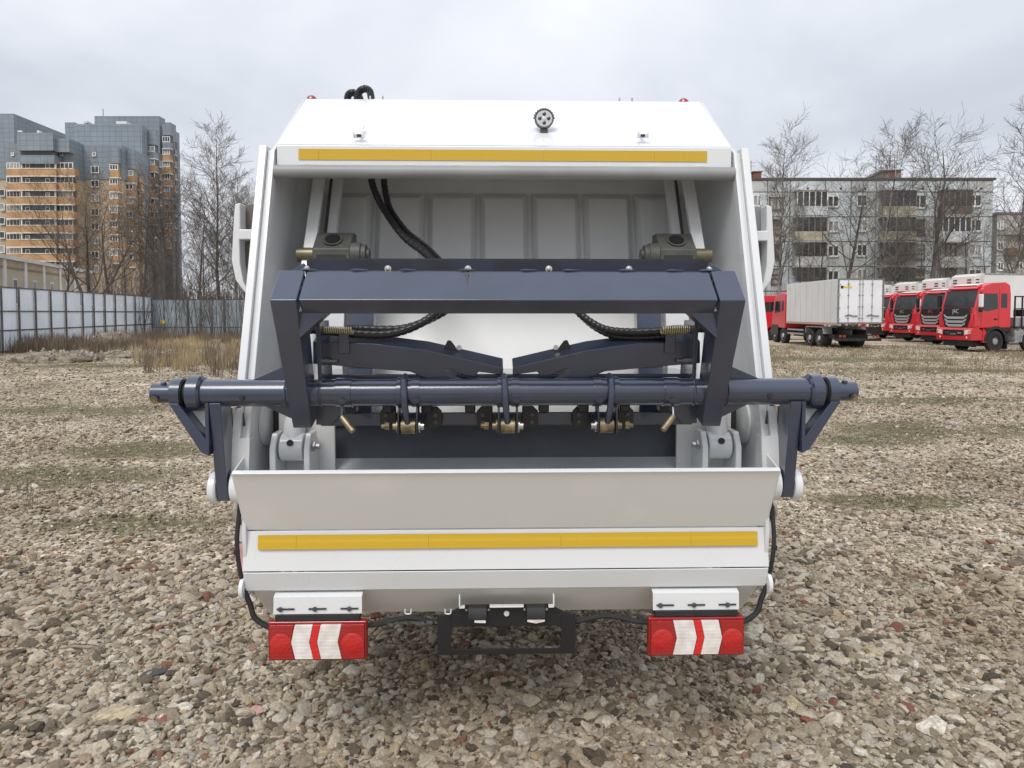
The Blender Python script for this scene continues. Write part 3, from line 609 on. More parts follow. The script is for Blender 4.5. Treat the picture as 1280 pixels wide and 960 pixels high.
hose([kp(479, 205, 3.66), kp(481, 235, 3.66), kp(488, 262, 3.62), kp(510, 292, 3.50), kp(538, 318, 3.36), kp(560, 345, 3.2), kp(566, 378, 3.1), kp(540, 398, 3.04), kp(500, 411, 3.0), kp(450, 411, 2.98), kp(433, 411, 2.97)], .0165)
hose([kp(489, 262, 3.60), kp(505, 284, 3.50), kp(535, 308, 3.36), kp(557, 330, 3.2)], .006, 'pilot_hose', ring=False)
hose([kp(690, 345, 3.1), kp(712, 375, 3.05), kp(728, 395, 3.02), kp(755, 411, 2.99), kp(790, 415, 2.96), kp(840, 413, 2.93), kp(868, 411, 2.9), kp(888, 411, 2.9)], .0165)
hose([kp(695, 345, 3.14), kp(716, 378, 3.08), kp(735, 402, 3.05), kp(765, 419, 3.01), kp(800, 422, 2.98), kp(838, 419, 2.96)], .0155)
hz = MB()
for px, py in ((470, 240), (492, 280), (518, 308)):
    pass
# hoses arching over the roof
hose([kp(434, 126, 4.0), kp(436, 118, 4.0), kp(442, 116, 4.0), kp(449, 121, 4.05), kp(450, 126, 4.05)], .02, 'roof_hose')
hose([kp(446, 126, 3.95), kp(449, 115, 3.95), kp(456, 111, 3.95), kp(462, 114, 4.0), kp(464, 122, 4.05)], .02, 'roof_hose')
# ---- side arms of the lifter
for s in (-1, 1):
    arm = part(MB().prism([(2.80, 1.55), (2.91, 1.55), (2.95, 1.30), (2.95, 1.17), (2.915, 1.14), (2.87, 1.15), (2.84, 1.30)], 'x', s * 1.115, s * 1.160), 'lift_arm', NV, bevel=.003)
    part(MB().prism([(s * 1.315, 1.55), (s * 1.278, 1.55), (s * 1.163, 1.395), (s * 1.163, 1.345), (s * 1.192, 1.358)], 'y', 2.80, 2.90), 'arm_brace', NV, arm, bevel=.003)
    part(MB().prism([(s * 1.277, 1.55), (s * 1.176, 1.55), (s * 1.176, 1.415)], 'y', 2.86, 2.87), 'arm_web', M['white_in'], arm, bevel=.001)
    part(MB().prism([(s * 1.161, 1.55), (s * 1.175, 1.55), (s * 1.175, 1.405), (s * 1.161, 1.385)], 'y', 2.80, 2.88), 'arm_cap', NV, arm, bevel=.001)
    part(MB().prism([(s * 1.10, 1.55), (s * 1.117, 1.55), (s * 1.085, 1.40), (s * 1.065, 1.40)], 'y', 2.96, 3.02), 'arm_strut', NV, arm, bevel=.002)
    part(MB().tube([(s * 1.13, 2.97, 1.52), (s * 1.135, 3.02, 1.30)], .026, 16), 'ram_rod', M['steel'], arm, smooth=True, bevel=0)
    part(MB().tube([(s * 1.135, 3.02, 1.36), (s * 1.135, 3.14, .92)], .040, 18), 'ram_barrel', M['cream'], arm, smooth=True, bevel=0)
    part(MB().lathe((s * 1.163, 2.91, 1.195), (s, 0, 0), [(0, .058), (.006, .064), (.028, .064), (.034, .055)], 26), 'pivot_disc', W_, arm, smooth=True, bevel=0)
    part(MB().lathe((s * 1.198, 2.91, 1.195), (s, 0, 0), [(0, .022), (.012, .022)], 8), 'pivot_nut', M['steel'], arm, bevel=0)
    part(MB().lathe((s * 1.074, 2.92, 1.20), (s, 0, 0), [(0, .075), (.034, .070), (.038, .05)], 26), 'pivot_boss', W_, arm, smooth=True, bevel=0)
    part(MB().prism([(s * 1.075, 1.30), (s * 1.105, 1.30), (s * 1.115, 1.20), (s * 1.085, 1.10)], 'y', 2.96, 2.97), 'pivot_bracket', W_, arm)
    part(MB().tube(spline([(s * 1.08, 2.93, 1.13), (s * 1.105, 2.93, 1.10), (s * 1.11, 2.935, 1.06), (s * 1.085, 2.94, 1.04)], 5), .012, 8), 'hose_fitting', M['steel'], arm, smooth=True, bevel=0)
    # cable clipped along the outer edge of the hopper
    part(MB().tube(spline([(s * 1.095, 2.965, 1.42), (s * 1.088, 2.95, 1.25), (s * 1.088, 2.93, 1.15), (s * 1.093, 2.895, 1.0), (s * 1.088, 2.89, .90), (s * 1.075, 2.90, .80)], 8), .0095, 8), 'edge_cable', M['rubber'], smooth=True, bevel=0)
    part(MB().tube(spline([(s * 1.085, 2.90, .81), (s * 1.05, 2.905, .72), (s * 1.03, 2.905, .66), (s * .97, 2.91, .617), (s * .90, 2.92, .61), (s * .70, 2.93, .618), (s * .56, 2.94, .61), (s * .42, 2.97, .625), (s * .28, 2.97, .60)], 8), .0115, 8), 'lamp_cable', M['rubber'], smooth=True, bevel=0)
    part(MB().box(*sorted((s * 1.083, s * 1.105)), 2.885, 2.897, .925, .945), 'cable_clip', M['black'], bevel=.001)
    # side step fairings by the cab end of the tailgate
    fr = [K(a, b, 3.40) for a, b in ((295, 256), (302, 254), (302, 287), (318, 287), (318, 300), (301, 300), (302, 330), (306, 352), (314, 368), (308, 366), (296, 350), (291, 325))]
    fp = part(MB().prism([(s * -x, z) for x, z in fr], 'y', 3.38, 3.46), 'side_fairing', W_, bevel=.006)
    bk = [K(a, b, 3.46) for a, b in ((300, 256), (322, 254), (330, 330), (322, 368), (312, 362), (300, 340))]
    part(MB().prism([(s * -x, z) for x, z in bk], 'y', 3.47, 3.90), 'fairing_inner', mat('fairing_brown_panel' , (.16, .14, .12), .6) if s < 0 else M['tube'], fp)  # inner panel in its own colour, brown left and grey right
part(MB().box(-.29, -.05, 2.98, 3.0, .60, .61), 'cable_tray', M['black'])
ch = MB()
for i in range(9):
    x = -.54 + i * .034; ch.tube([(x, 2.955, .615 - .004 * (i % 2)), (x + .022, 2.955, .612), (x + .022, 2.945, .612), (x, 2.945, .612), (x, 2.955, .615)], .004, 5)
part(ch, 'chain', M['cast'], bevel=0)
for px in (325, 510, 850, 560, 900):   # small drilled lugs under the apron
    x, z = K(px, 765, 2.92)
    part(MB().tube(spline([(x - .012, 2.92, z + .012), (x - .01, 2.92, z - .006), (x + .01, 2.92, z - .006), (x + .012, 2.92, z + .012)], 5), .003, 6), 'lug', W_, smooth=True, bevel=0)
# ---- tail lamps on their slotted brackets
def lamp(cx, s):
    zt_ = K(633, 775, 2.865)[1]
    bt_, bb_ = K(633, 744, 2.88)[1], K(633, 765, 2.88)[1]
    br_ = part(MB().strip([(2.915, bt_ + .010), (2.885, bt_), (2.880, bb_)], cx - .178, cx + .178, .004), 'lamp_bracket', W_, bevel=.001)
    part(MB().strip([(2.921, _zs - .003), (2.920, bt_ + .012)], cx - .176, cx + .176, .003), 'bracket_back', W_, br_, bevel=.001)
    for k in (-1, 0, 1):
        sx = cx + k * .128
        part(MB().box(sx - .036, sx + .036, 2.8765, 2.8785, bb_ + .019, bb_ + .025), 'bracket_slot', M['dark'], br_, bevel=0)
        part(MB().lathe((sx - .01 + .01 * k, 2.8765, bb_ + .022), (0, -1, 0), [(0, .010), (.003, .010), (.003, .006), (.007, .005)], 10), 'slot_bolt', M['cast'], br_, smooth=True, bevel=0)
    part(MB().box(cx - .17, cx + .17, 2.874, 2.93, zt_ + .001, bb_ - .001), 'lamp_rail', M['rubber'], br_)
    zt, zb = K(633, 775, 2.865)[1], K(633, 824, 2.865)[1]; hw = .199
    lp = part(MB().box(cx - hw, cx + hw, 2.872, 2.905, zb, zt), 'tail_lamp', M['lamp_reddark'], bevel=.008)
    y0, y1 = 2.862, 2.8725; a, b = zb + .011, zt - .011; zm = (a + b) / 2; h = (b - a) / 2
    X = lambda t: cx + s * t          # t runs towards the outside
    def seg(pl, name, m): part(MB().prism([(X(p), q) for p, q in pl], 'y', y0, y1), name, M[m], lp, bevel=.0015)
    # chevrons point outwards
    o, i_ = hw - .010, -hw + .010
    seg([(o, a), (o, b), (.092, b), (.106, zm), (.092, a)], 'red_lens', 'lamp_red')
    seg([(.090, a), (.1045, zm), (.090, b), (.028, b), (.044, zm), (.022, a)] if False else [(.088, a), (.1035, zm), (.088, b), (.016, b), (.031, zm), (.016, a)], 'clear_lens', 'lamp_white')
    seg([(.0145, a), (.0295, zm), (.0145, b), (-.014, b), (.001, zm), (-.014, a)], 'red_chevron', 'lamp_redhot')
    seg([(-.0155, a), (-.0005, zm), (-.0155, b), (-.098, b), (-.083, zm), (-.098, a)], 'clear_lens', 'lamp_white')
    seg([(-.0995, a), (-.0845, zm), (-.0995, b), (i_, b), (i_, a)], 'red_lens', 'lamp_red')
    for t in (.145, -.142):
        part(MB().lathe((0, 0, 0), (0, -1, 0), [(0, .044), (.002, .038), (.004, .022), (.0045, .004)], 24), 'bulb_glint', M['lamp_glint'], lp, smooth=True, bevel=0).location = (X(t), 2.8618, zm - .008)  # raised discs coloured as the bright bulb reflections, no bulb behind
cxl = (K(333, 802, 2.87)[0] + K(459, 802, 2.87)[0]) / 2; cxr = (K(808, 796, 2.87)[0] + K(932, 796, 2.87)[0]) / 2
c_ = (cxr - cxl) / 2
lamp(-c_, -1); lamp(c_, 1)
# ---- number plate holder
pf = MB(); yo, yi = 2.93, 2.936
zt = K(633, 768, 2.93)[1]; zb = K(633, 818, 2.93)[1]; ow = .287
xo = (K(546, 790, 2.93)[0] + K(720, 790, 2.93)[0]) / 2
ib, it = K(633, 811, 2.93)[1], K(633, 783, 2.93)[1]; iw = ow - .058
pf.box(xo - ow, xo - iw, yo, yi, zb, zt); pf.box(xo + iw, xo + ow, yo, yi, zb, zt)
pf.box(xo - iw, xo + iw, yo, yi, zb, ib); pf.box(xo - iw, xo + iw, yo, yi, it, zt)
for sx in (-1, 1):
    for sz, zz in ((1, ib), (-1, it)): pf.prism([(xo + sx * iw, zz), (xo + sx * (iw - .014), zz), (xo + sx * iw, zz + sz * .014)], 'y', yo + .0005, yi - .0005)
hold = part(pf, 'plate_holder', M['black'], bevel=.001)
part(MB().prism([(xo - ow + .03, zt), (xo - .175, zt + .042), (xo + .175, zt + .042), (xo + ow - .03, zt)], 'y', yo + .001, yi), 'holder_top', M['black'], hold, bevel=.001)
for sx in (-1, 1):
    x = xo + sx * .12
    pl = part(MB().prism([(2.885, zt - .004), (2.885, zt + .02), (2.90, zt + .04), (2.929, zt + .045), (2.929, zt - .004)], 'x', x - .038, x + .038), 'plate_light', M['rubber'], hold, bevel=.003)
    part(MB().prism([(x - .036, zt - .006), (x + .036, zt - .006), (x + .036, zt - .014), (x, zt - .022), (x - .036, zt - .014)] if sx > 0 else [(x - .012, zt - .006), (x + .034, zt - .006), (x + .034, zt - .018), (x - .012, zt - .016)], 'y', 2.888, 2.9), 'plate_light_lens', M['lamp_white'], pl, bevel=.001)
    for d in (-.046, .046): part(MB().lathe((x + d, 2.929, zt + .022), (0, -1, 0), [(0, .006), (.004, .005)], 8), 'holder_screw', M['steel'], hold, bevel=0)
part(MB().lathe((xo, 2.929, zt + .004), (0, -1, 0), [(0, .012), (.004, .010)], 12), 'holder_button', M['box_white'], hold, smooth=True, bevel=0)
br_ = MB(); z3 = zt + .046
for sx in (-1, 1): br_.box(*sorted((xo + sx * .190, xo + sx * .196)), 2.90, 2.924, z3, z3 + .045); br_.box(*sorted((xo + sx * .195, xo + sx * .172)), 2.902, 2.924, z3 - .008, z3 - .001)
br_.box(xo - .07, xo + .07, 2.902, 2.924, z3 - .006, z3)
part(br_, 'holder_bracket', W_, bevel=.001)
# ---- things on the hood
rn = MB(); q0 = Vector((-.157, 2.700 - .12 * .08, 2.056 - .111 * .08)); q1 = Vector((-.154, 2.700 - .12 * .62, 2.056 - .111 * .62))
rn.tube([q0, q0.lerp(q1, .12), q0.lerp(q1, .3), q0.lerp(q1, .6), q1], [.004, .009, .0045, .003, .001], 8)
part(rn, 'paint_run', M['cast'], beam, smooth=True, bevel=0)
wl = part(MB().lathe((0, 0, 0), (0, -1, 0), [(-.03, .03), (-.012, .045), (.012, .047), (.018, .047), (.018, .041), (.013, .039)], 28), 'work_lamp', M['cast'], smooth=True, bevel=0)
xw, zw = K(680, 149, 3.50); wl.location = (xw, 3.50, zw)
part(MB().lathe((0, -.0132, 0), (0, -1, 0), [(0, .039), (.002, .039)], 24), 'lamp_reflector', M['silver'], wl, smooth=True, bevel=0)
for k, (dx, dz) in enumerate(((0, 0), (.021, .0), (-.021, 0), (0, .021), (0, -.021))):
    part(MB().lathe((dx, -.0153, dz), (0, -1, 0), [(0, .009), (.002, .009), (.004, .004)], 12), 'led', M['glass'] if k else M['lamp_white'], wl, smooth=True, bevel=0)
for k in range(12):
    an = math.pi * (k + .5) / 12
    part(MB().box(-.0015, .0015, -.008, .014, .044, .052), 'cooling_fin', M['cast'], wl, bevel=0).rotation_euler = (0, math.pi / 2 - an, 0)
part(MB().box(-.018, .018, -.01, .02, -.075, -.046), 'lamp_foot', M['cast'], wl, bevel=.002)
for px in (450, 802):
    x, z = K(px, 172, 3.40)
    h = part(MB().box(x - .024, x + .024, 3.375, 3.386, z - .006, z + .012), 'hood_hinge', W_, bevel=.002)
    part(MB().prism([(3.386, z + .002), (3.386, z + .012), (3.48, z + .082), (3.48, z + .07)], 'x', x - .008, x + .008), 'hinge_arm', W_, h)
    part(MB().box(x - .010, x + .010, 3.368, 3.3745, z - .002, z + .008), 'hinge_pin', M['dark'], h, bevel=0)
    for d in (-.024, .024): part(MB().box(x + d - .003, x + d + .003, 3.364, 3.3745, z - .008, z + .016), 'hinge_ear', W_, h, bevel=.001)
for px, py in ((389, 121), (855, 123)):
    x, z = K(px, py, 3.92)
    part(MB().lathe((x, 3.93, 3.036), (0, 0, 1), [(0, .028), (.012, .026), (.022, .016), (.026, .004)], 16), 'marker_light', M['lamp_red'], smooth=True, bevel=0)
for px in (470, 783):
    x, z = K(px, 122, 3.92)
    rb = part(MB().box(x - .04, x + .04, 3.93, 3.95, 3.036, 3.044), 'roof_bracket', W_, bevel=.001)
    for d in (-.034, .034): part(MB().box(x + d - .004, x + d + .004, 3.93, 3.945, 3.0445, 3.062), 'bracket_post', M['steel'], rb, bevel=0)
sidel = part(MB().box(-1.125, -1.100, 2.99, 3.03, .78, .93), 'side_marker', mat('faded_pink_reflector', (.62, .33, .30), .5), bevel=.003)
# ---- the rest of the truck beyond its tailgate
part(MB().box(-1.05, 1.05, 4.36, 7.3, .98, 2.98), 'body_shell', W_, bevel=.03)
part(MB().box(-.42, -.34, 3.6, 9.3, .62, .80), 'chassis_rail', M['chassis']); part(MB().box(.34, .42, 3.6, 9.3, .62, .80), 'chassis_rail', M['chassis'])
cabb = part(MB().prism([(7.55, .55), (7.55, 2.45), (7.8, 2.55), (9.0, 2.5), (9.35, 1.7), (9.4, .5)], 'x', -1.02, 1.02), 'cab', W_, bevel=.03)
def wheel_mb(x, y, r, w, s):
    return MB().lathe((x, y, r), (s, 0, 0), [(0, r * .72), (.0, r * .93), (w * .15, r), (w * .85, r), (w, r * .93), (w, r * .60), (w - .02, r * .58)], 28)
for y in (5.6, 8.5):
    for s in (-1, 1):
        wh = part(wheel_mb(s * (.70 if y < 6 else .80), y, .40, .34 if y < 6 else .22, s), 'wheel', M['tyre'], smooth=True, bevel=0)
        xo_ = s * (1.04 if y < 6 else 1.02)
        part(MB().lathe((xo_ - s * .08, y, .40), (s, 0, 0), [(0, .24), (.03, .22), (.05, .12), (.075, .11), (.08, .05)], 24), 'rim', M['rim'], wh, smooth=True, bevel=0)
    part(MB().tube([(-.7, y, .40), (.7, y, .40)], .07, 12), 'axle', M['chassis'], smooth=True, bevel=0)
# ================================================================== FENCE, WAREHOUSE
FM = dict(panel=mat('pale_blue_sheet', (.80, .85, .91), .5, noise_amt=.05, nscale=.8), post=mat('fence_post_grey', (.10, .105, .11), .6, noise_amt=.2, nscale=4),
          panel2=mat('blue_grey_profiled_sheet', (.30, .36, .40), .55, noise_amt=.12, nscale=1.5))
posts = [(-24, 423), (0, 437), (22, 436), (43, 433), (62, 430), (81, 428), (102, 425), (116, 422), (130, 420), (143, 418), (156, 417), (168, 415), (179, 414), (190, 413)]
FH = 3.12
A = Vector((-22.9, 31.6)); 
# post line: measured bearings on one straight line from near left to the far corner
Bc = Vector(((190 - 640) / 900 * 54, 54.0)); A = Vector(((0 - 640) / 900 * 33.5, 33.5)); dirf = (Bc - A)
def onfence(px):      # crossing of a bearing with the fence line
    k = (px - 640) / 900; t = (k * A.y - A.x) / (dirf.x - k * dirf.y); return A + dirf * t
fence = thing('metal_fence', 'pale blue sheet fence with dark posts running along the left edge of the yard', 'fence', (A.x, A.y, 0), math.atan2(dirf.y, dirf.x))
pp = [0] * 0
for px in (-75, -48, -24, 0, 22, 43, 62, 81, 102, 116, 130, 143, 156, 168, 179, 190): pp.append((onfence(px) - A).length * (1 if px >= 0 else -1))
zs = [(.12, 1.02), (1.10, 1.93), (2.01, 3.07)]
pm = {}
for i, t in enumerate(pp):
    MB().box(t - .038, t + .038, -.13, -.06, 0, FH + .03).build('post', FM['post'], fence)
    if i:
        for z0, z1 in zs:
            m_ = MB(); n_ = 4; a, b = pp[i - 1] + .05, t - .05
            for k in range(n_):      # lightly profiled sheet
                x0 = a + (b - a) * k / n_; x1 = a + (b - a) * (k + 1) / n_; q = (x1 - x0) * .2
                m_.add([(x0, 0, z0), (x0 + q, -.02, z0), (x1 - q, -.02, z0), (x1, 0, z0), (x0, 0, z1), (x0 + q, -.02, z1), (x1 - q, -.02, z1), (x1, 0, z1)], [(0, 1, 5, 4), (1, 2, 6, 5), (2, 3, 7, 6)])
            m_.build('sheet_panel', FM['panel'], fence)
for z in (.07, 1.06, 1.97, 3.10): MB().box(pp[0], pp[-1], -.05, -.005, z - .03, z + .03).build('rail', FM['post'], fence)
f2 = thing('metal_fence', 'dark blue grey profiled fence closing the far left corner behind the weeds', 'fence', (Bc.x, Bc.y, 0), R(2))
n2 = 34
for k in range(n2):
    a, b = k * .9 + .03, k * .9 + .87
    m_ = MB()
    for q in range(3):
        x0 = a + (b - a) * q / 3; x1 = a + (b - a) * (q + 1) / 3; d = (x1 - x0) * .25
        m_.add([(x0, 0, .05), (x0 + d, -.05, .05), (x1 - d, -.05, .05), (x1, 0, .05), (x0, 0, 2.85), (x0 + d, -.05, 2.85), (x1 - d, -.05, 2.85), (x1, 0, 2.85)], [(0, 1, 5, 4), (1, 2, 6, 5), (2, 3, 7, 6)])
    m_.build('sheet_panel', FM['panel2'], f2)
    if k % 3 == 0: MB().box(k * .9 - .05, k * .9 + .05, -.16, -.06, 0, 2.95).build('post', FM['post'], f2)
for z in (.8, 2.9): MB().box(0, n2 * .9, -.058, -.052, z - .03, z + .03).build('rail', FM['post'], f2)
tag(MB().box(-.16, .16, -.01, .01, -.14, .14).build('yellow_sign', M['yellow_sticker']), 'small yellow warning plate on the dark far fence', 'sign').location = (at(205, 402, 53.8).x, 53.8 - .2, at(205, 402, 53.8).z)

beige = mat('beige_render', (.50, .43, .34), .85, noise_amt=.08, nscale=.5); offw = mat('off_white_trim', (.74, .74, .72), .7, noise_amt=.06, nscale=1)
Aw = Vector((-.80 * 60, 60.0)); p1 = at(0, 318, 62); p2 = at(112, 342, 86)
dw = Vector((p2.x - p1.x, p2.y - p1.y)); Lw = dw.length
wh_ = thing('warehouse', 'low beige building with white piers and narrow windows behind the left fence', 'building', (p1.x, p1.y, 0), math.atan2(dw.y, dw.x))
hw_ = (p1.z + p2.z) / 2
MB().box(-14, Lw, 0, 12, 0, hw_).build('wall', beige, wh_); MB().box(-14.2, Lw + .2, -.25, 12.2, hw_ - .15, hw_ + .18).build('roof_edge', offw, wh_)
MB().box(-14.1, Lw + .1, -.08, -.002, hw_ - .9, hw_ - .75).build('cornice', mat('thin_brown_band', (.33, .24, .16), .8), wh_)
for k in range(-2, 6):
    x = k * 4.6 + .6
    MB().box(x - .28, x + .28, -.14, -.002, 0, hw_ - .16).build('pier', offw, wh_)
    wx = x + 2.3
    f_ = MB().box(wx - .5, wx + .5, -.06, -.003, 2.6, 5.0).build('window', offw, wh_); MB().box(wx - .38, wx + .38, -.075, -.062, 2.75, 4.85).build('pane', M['glass'], f_)

# ================================================================== HIGH-RISE COMPLEX
blue = mat('blue_grey_cladding', (.235, .28, .32), .45, noise_amt=.08, nscale=.12); orange = mat('orange_brick_band', (.44, .265, .13), .8, noise_amt=.12, nscale=.4)
tan = mat('tan_brick', (.47, .38, .27), .85, noise_amt=.1, nscale=.3); ledge = mat('white_ledge', (.66, .66, .65), .7); greyw = mat('dark_recess_wall', (.13, .145, .16), .8)
def grid(m, sx, sz, amt=.7):
    nt = m.node_tree; b = nt.nodes['Principled BSDF']; t = N(nt, 'ShaderNodeTexCoord'); sp = N(nt, 'ShaderNodeSeparateXYZ'); nt.links.new(t.outputs['Object'], sp.inputs[0])
    a = N(nt, 'ShaderNodeMath', operation='ADD'); nt.links.new(sp.outputs['X'], a.inputs[0]); nt.links.new(sp.outputs['Y'], a.inputs[1])
    c = N(nt, 'ShaderNodeCombineXYZ'); nt.links.new(a.outputs[0], c.inputs['X']); nt.links.new(sp.outputs['Z'], c.inputs['Y'])
    br_ = N(nt, 'ShaderNodeTexBrick'); br_.offset = 0; br_.inputs['Scale'].default_value = 1; br_.inputs['Brick Width'].default_value = sx; br_.inputs['Row Height'].default_value = sz; br_.inputs['Mortar Size'].default_value = .07
    src = b.inputs['Base Color'].links[0].from_socket
    nt.links.new(c.outputs[0], br_.inputs['Vector']); br_.inputs['Color1'].default_value = (1, 1, 1, 1); br_.inputs['Color2'].default_value = (.93, .93, .93, 1); br_.inputs['Mortar'].default_value = (amt, amt, amt, 1)
    mu = N(nt, 'ShaderNodeMixRGB', blend_type='MULTIPLY'); mu.inputs[0].default_value = 1; nt.links.new(src, mu.inputs[1]); nt.links.new(br_.outputs[0], mu.inputs[2]); nt.links.new(mu.outputs[0], b.inputs['Base Color'])
grid(blue, 1.4, 1.1)
tower = thing('apartment_tower', 'tall blue grey and orange banded high rise block behind trees at far left', 'building', (-100, 150, 0))
O = Vector((-100, 150, 0))
def tb(px0, px1, Y, ytop, ybot, depth, m, name='wall', dy=0):
    a = at(px0, ytop, Y); b = at(px1, ytop, Y); z1 = a.z; z0 = 0 if ybot is None else at(px0, ybot, Y).z
    return MB().box(a.x - O.x, b.x - O.x, Y - O.y - dy, Y - O.y + depth, z0, z1).build(name, m, tower)
wmesh = {}
def win(px, py, wpx, hpx, Y, split=2, frame=offw, parent=tower, off=O):
    a = at(px, py, Y); w2 = wpx / 900 * Y / 2; h2 = hpx / 900 * Y / 2; key = (round(w2, 2), round(h2, 2), split, frame.name)
    if key not in wmesh:
        f = MB().box(-w2, w2, -.10, 0, -h2, -h2 + .18); f.box(-w2, w2, -.10, 0, h2 - .14, h2)
        f.box(-w2, -w2 + .14, -.10, 0, -h2, h2); f.box(w2 - .14, w2, -.10, 0, -h2, h2)
        for k in range(1, split): x = -w2 + 2 * w2 * k / split; f.box(x - .06, x + .06, -.09, 0, -h2, h2)
        g = MB().box(-w2 + .1, w2 - .1, -.05, -.01, -h2 + .1, h2 - .1)
        m1 = f.mesh('window'); m1.materials.append(frame); m2 = g.mesh('pane'); m2.materials.append(M['glass']); wmesh[key] = (m1, m2)
    m1, m2 = wmesh[key]
    o = bpy.data.objects.new('window', m1); COL.objects.link(o); o.parent = parent; o.location = (a.x - off.x, a.y - off.y - .03, a.z)
    p = bpy.data.objects.new('pane', m2); COL.objects.link(p); p.parent = o
    if (int(px * 7) + int(py * 3)) % 5 < 2: p.material_slots[0].link = 'OBJECT'; p.material_slots[0].material = M['curtain']
# far left tower slab
tb(-60, 17, 175, 142, None, 25, blue); tb(-60, 9, 156, 180, 224, 18, blue); tb(-60, 9.5, 156.2, 224, None, 18, tan)
for y in range(8): win(3, 241 + y * 17.6, 7, 9, 155.9, 1)
# banded block with loggias
tb(8, 92, 152, 224, None, 16, tan, dy=-1); tb(8, 92, 152.6, 179, 224.5, 16, blue)
tb(21, 66, 150, 166, 188, 17, blue); tb(66.05, 86, 151, 173, 190, 16, blue); tb(24, 68, 150, 194, 204.5, 2.4, blue, 'balcony'); tb(22, 27, 150.5, 165, 163, .4, ledge, 'roof_vent'); tb(46, 49, 151, 163, 166, 1, ledge, 'roof_vent')
for px in (16, 77): win(px, 193, 4, 4, 152.5, 1)
tb(25, 69, 151.0, 188, None, .9, greyw, 'loggia_recess')
FL = 17.75
for k in range(8):
    y = 211 + k * FL
    a = tb(8, 93, 150.6, y, y + 8.3, 1.8, orange, 'brick_band'); tb(26, 70, 150.0, y, y + 8.3, .55, orange, 'brick_band')
    tb(7.5, 93.5, 150.4, y + 8.4, y + 10, .18, ledge, 'ledge'); tb(25.5, 70.5, 149.8, y + 8.4, y + 9.6, .18, ledge, 'ledge'); tb(25.5, 70.5, 149.9, y - 1, y - .1, .18, ledge, 'ledge')
    win(17, y - 3.6, 17, 8, 151.4, 4); win(81, y - 3.6, 21, 8, 151.4, 4)
    for px in (35, 60): win(px, y - 3, 6, 5.5, 150.95, 1)
    tb(26, 27.5, 150.4, y - 7.5, y, .3, ledge, 'loggia_post'); tb(68, 69.5, 150.4, y - 7.5, y, .3, ledge, 'loggia_post')
# flat faced wing
tb(92.2, 152, 156, 181, 224, 14, blue); tb(92.2, 152, 156.2, 224, None, 14, tan)
for px in (98, 118): win(px, 193, 4.5, 5, 155.9, 1); [win(px + 1, 212 + k * FL, 10, 9, 155.9, 2) for k in range(8)]
# tall blue body and upper blocks
tb(81, 93, 170, 153, None, 3, blue); tb(92.8, 177, 165, 155, None, 2.5, blue); tb(118, 199, 178, 145, None, 3, blue); tb(199.2, 213, 184, 153, None, 3, blue); tb(213.2, 217.5, 188, 163, None, 3, blue)
tb(145, 158, 165.2, 151.5, 154.9, 6, ledge, 'roof_plant'); tb(104, 109, 168, 151, 153.4, 2, ledge, 'roof_vent')
MB().tube([(at(129, 145, 182).x - O.x, 32, at(129, 145, 182).z), (at(129, 145, 182).x - O.x, 32, at(129, 136, 182).z)], .08, 6).build('antenna', M['cast'], tower)
# bays with orange aprons stepping away to the right
for (a, b, Y, y0, nb, hi) in ((137, 148, 155, 213, 7, 184), (151, 167, 158, 220, 7, 187), (168, 176, 161, 228, 6, 0), (178, 194, 168, 190, 9, 162), (194.5, 199, 172, 200, 8, 0), (203, 213, 178, 178, 9, 155), (213.5, 218.5, 182, 186, 8, 0)):
    if hi: tb(a, b, Y, hi, y0 - 9, 1.8, blue)
    tb(a + .2, b - .2, Y + .5, y0 - 9, None, 1.5, tan if nb < 8 else greyw)
    F = FL * 156 / Y
    for k in range(nb):
        y = y0 + k * F
        m = blue if (Y >= 168 and k < 1) else orange
        tb(a, b, Y, y, y + 8 * 156 / Y, 1.2, m, 'brick_band'); tb(a - .4, b + .4, Y - .2, y + 8.2 * 156 / Y, y + 9.6 * 156 / Y, 1.4, ledge, 'ledge')
        win((a + b) / 2, y - 3.8, (b - a) - .6, 7.2, Y + .2, 3 if b - a > 8 else 2)

# ================================================================== PANEL BLOCK ON THE RIGHT
conc = mat('pale_blue_concrete', (.58, .64, .65), .85, col2=(.46, .50, .51), nscale=.35, detail=9, lo=.35, hi=.7, bump=.1, bscale=8)
conc2 = mat('grey_concrete', (.56, .57, .56), .85, col2=(.44, .445, .44), nscale=.5, detail=9, lo=.35, hi=.7); joint = mat('dark_joint', (.17, .175, .18), .9)
brown = mat('brown_balcony_cladding', (.20, .165, .14), .8, noise_amt=.3, nscale=1.2); bcream = mat('cream_balcony_front', (.44, .40, .30), .8, noise_amt=.12, nscale=1); bwhite = mat('white_balcony_front', (.60, .62, .64), .7, noise_amt=.08, nscale=1)
YB = 75.0
block = thing('apartment_block', 'five storey pale blue panel block with mixed balconies behind the red trucks', 'building', (at(1238, 391, YB).x, YB, 0)); OB = Vector((at(1238, 391, YB).x, YB, 0))
def bx(px): return at(px, 391, YB).x - OB.x
def bz(py): return at(1090, py, YB).z
ztop = bz(225)
MB().box(bx(780), 0, .12, 12, 0, ztop).build('core', joint, block)
MB().box(bx(780) - .1, .15, -.12, 12.1, ztop, ztop + .22).build('roof_edge', mat('rusty_roof_edge', (.09, .08, .075), .8), block)
cols_ = [780, 808, 850, 892, 933, 957, 985, 1029, 1061, 1092, 1137, 1165, 1205, 1237.6]
rows_ = [ztop - .02, bz(240), bz(271), bz(302), bz(333), bz(364), .05]
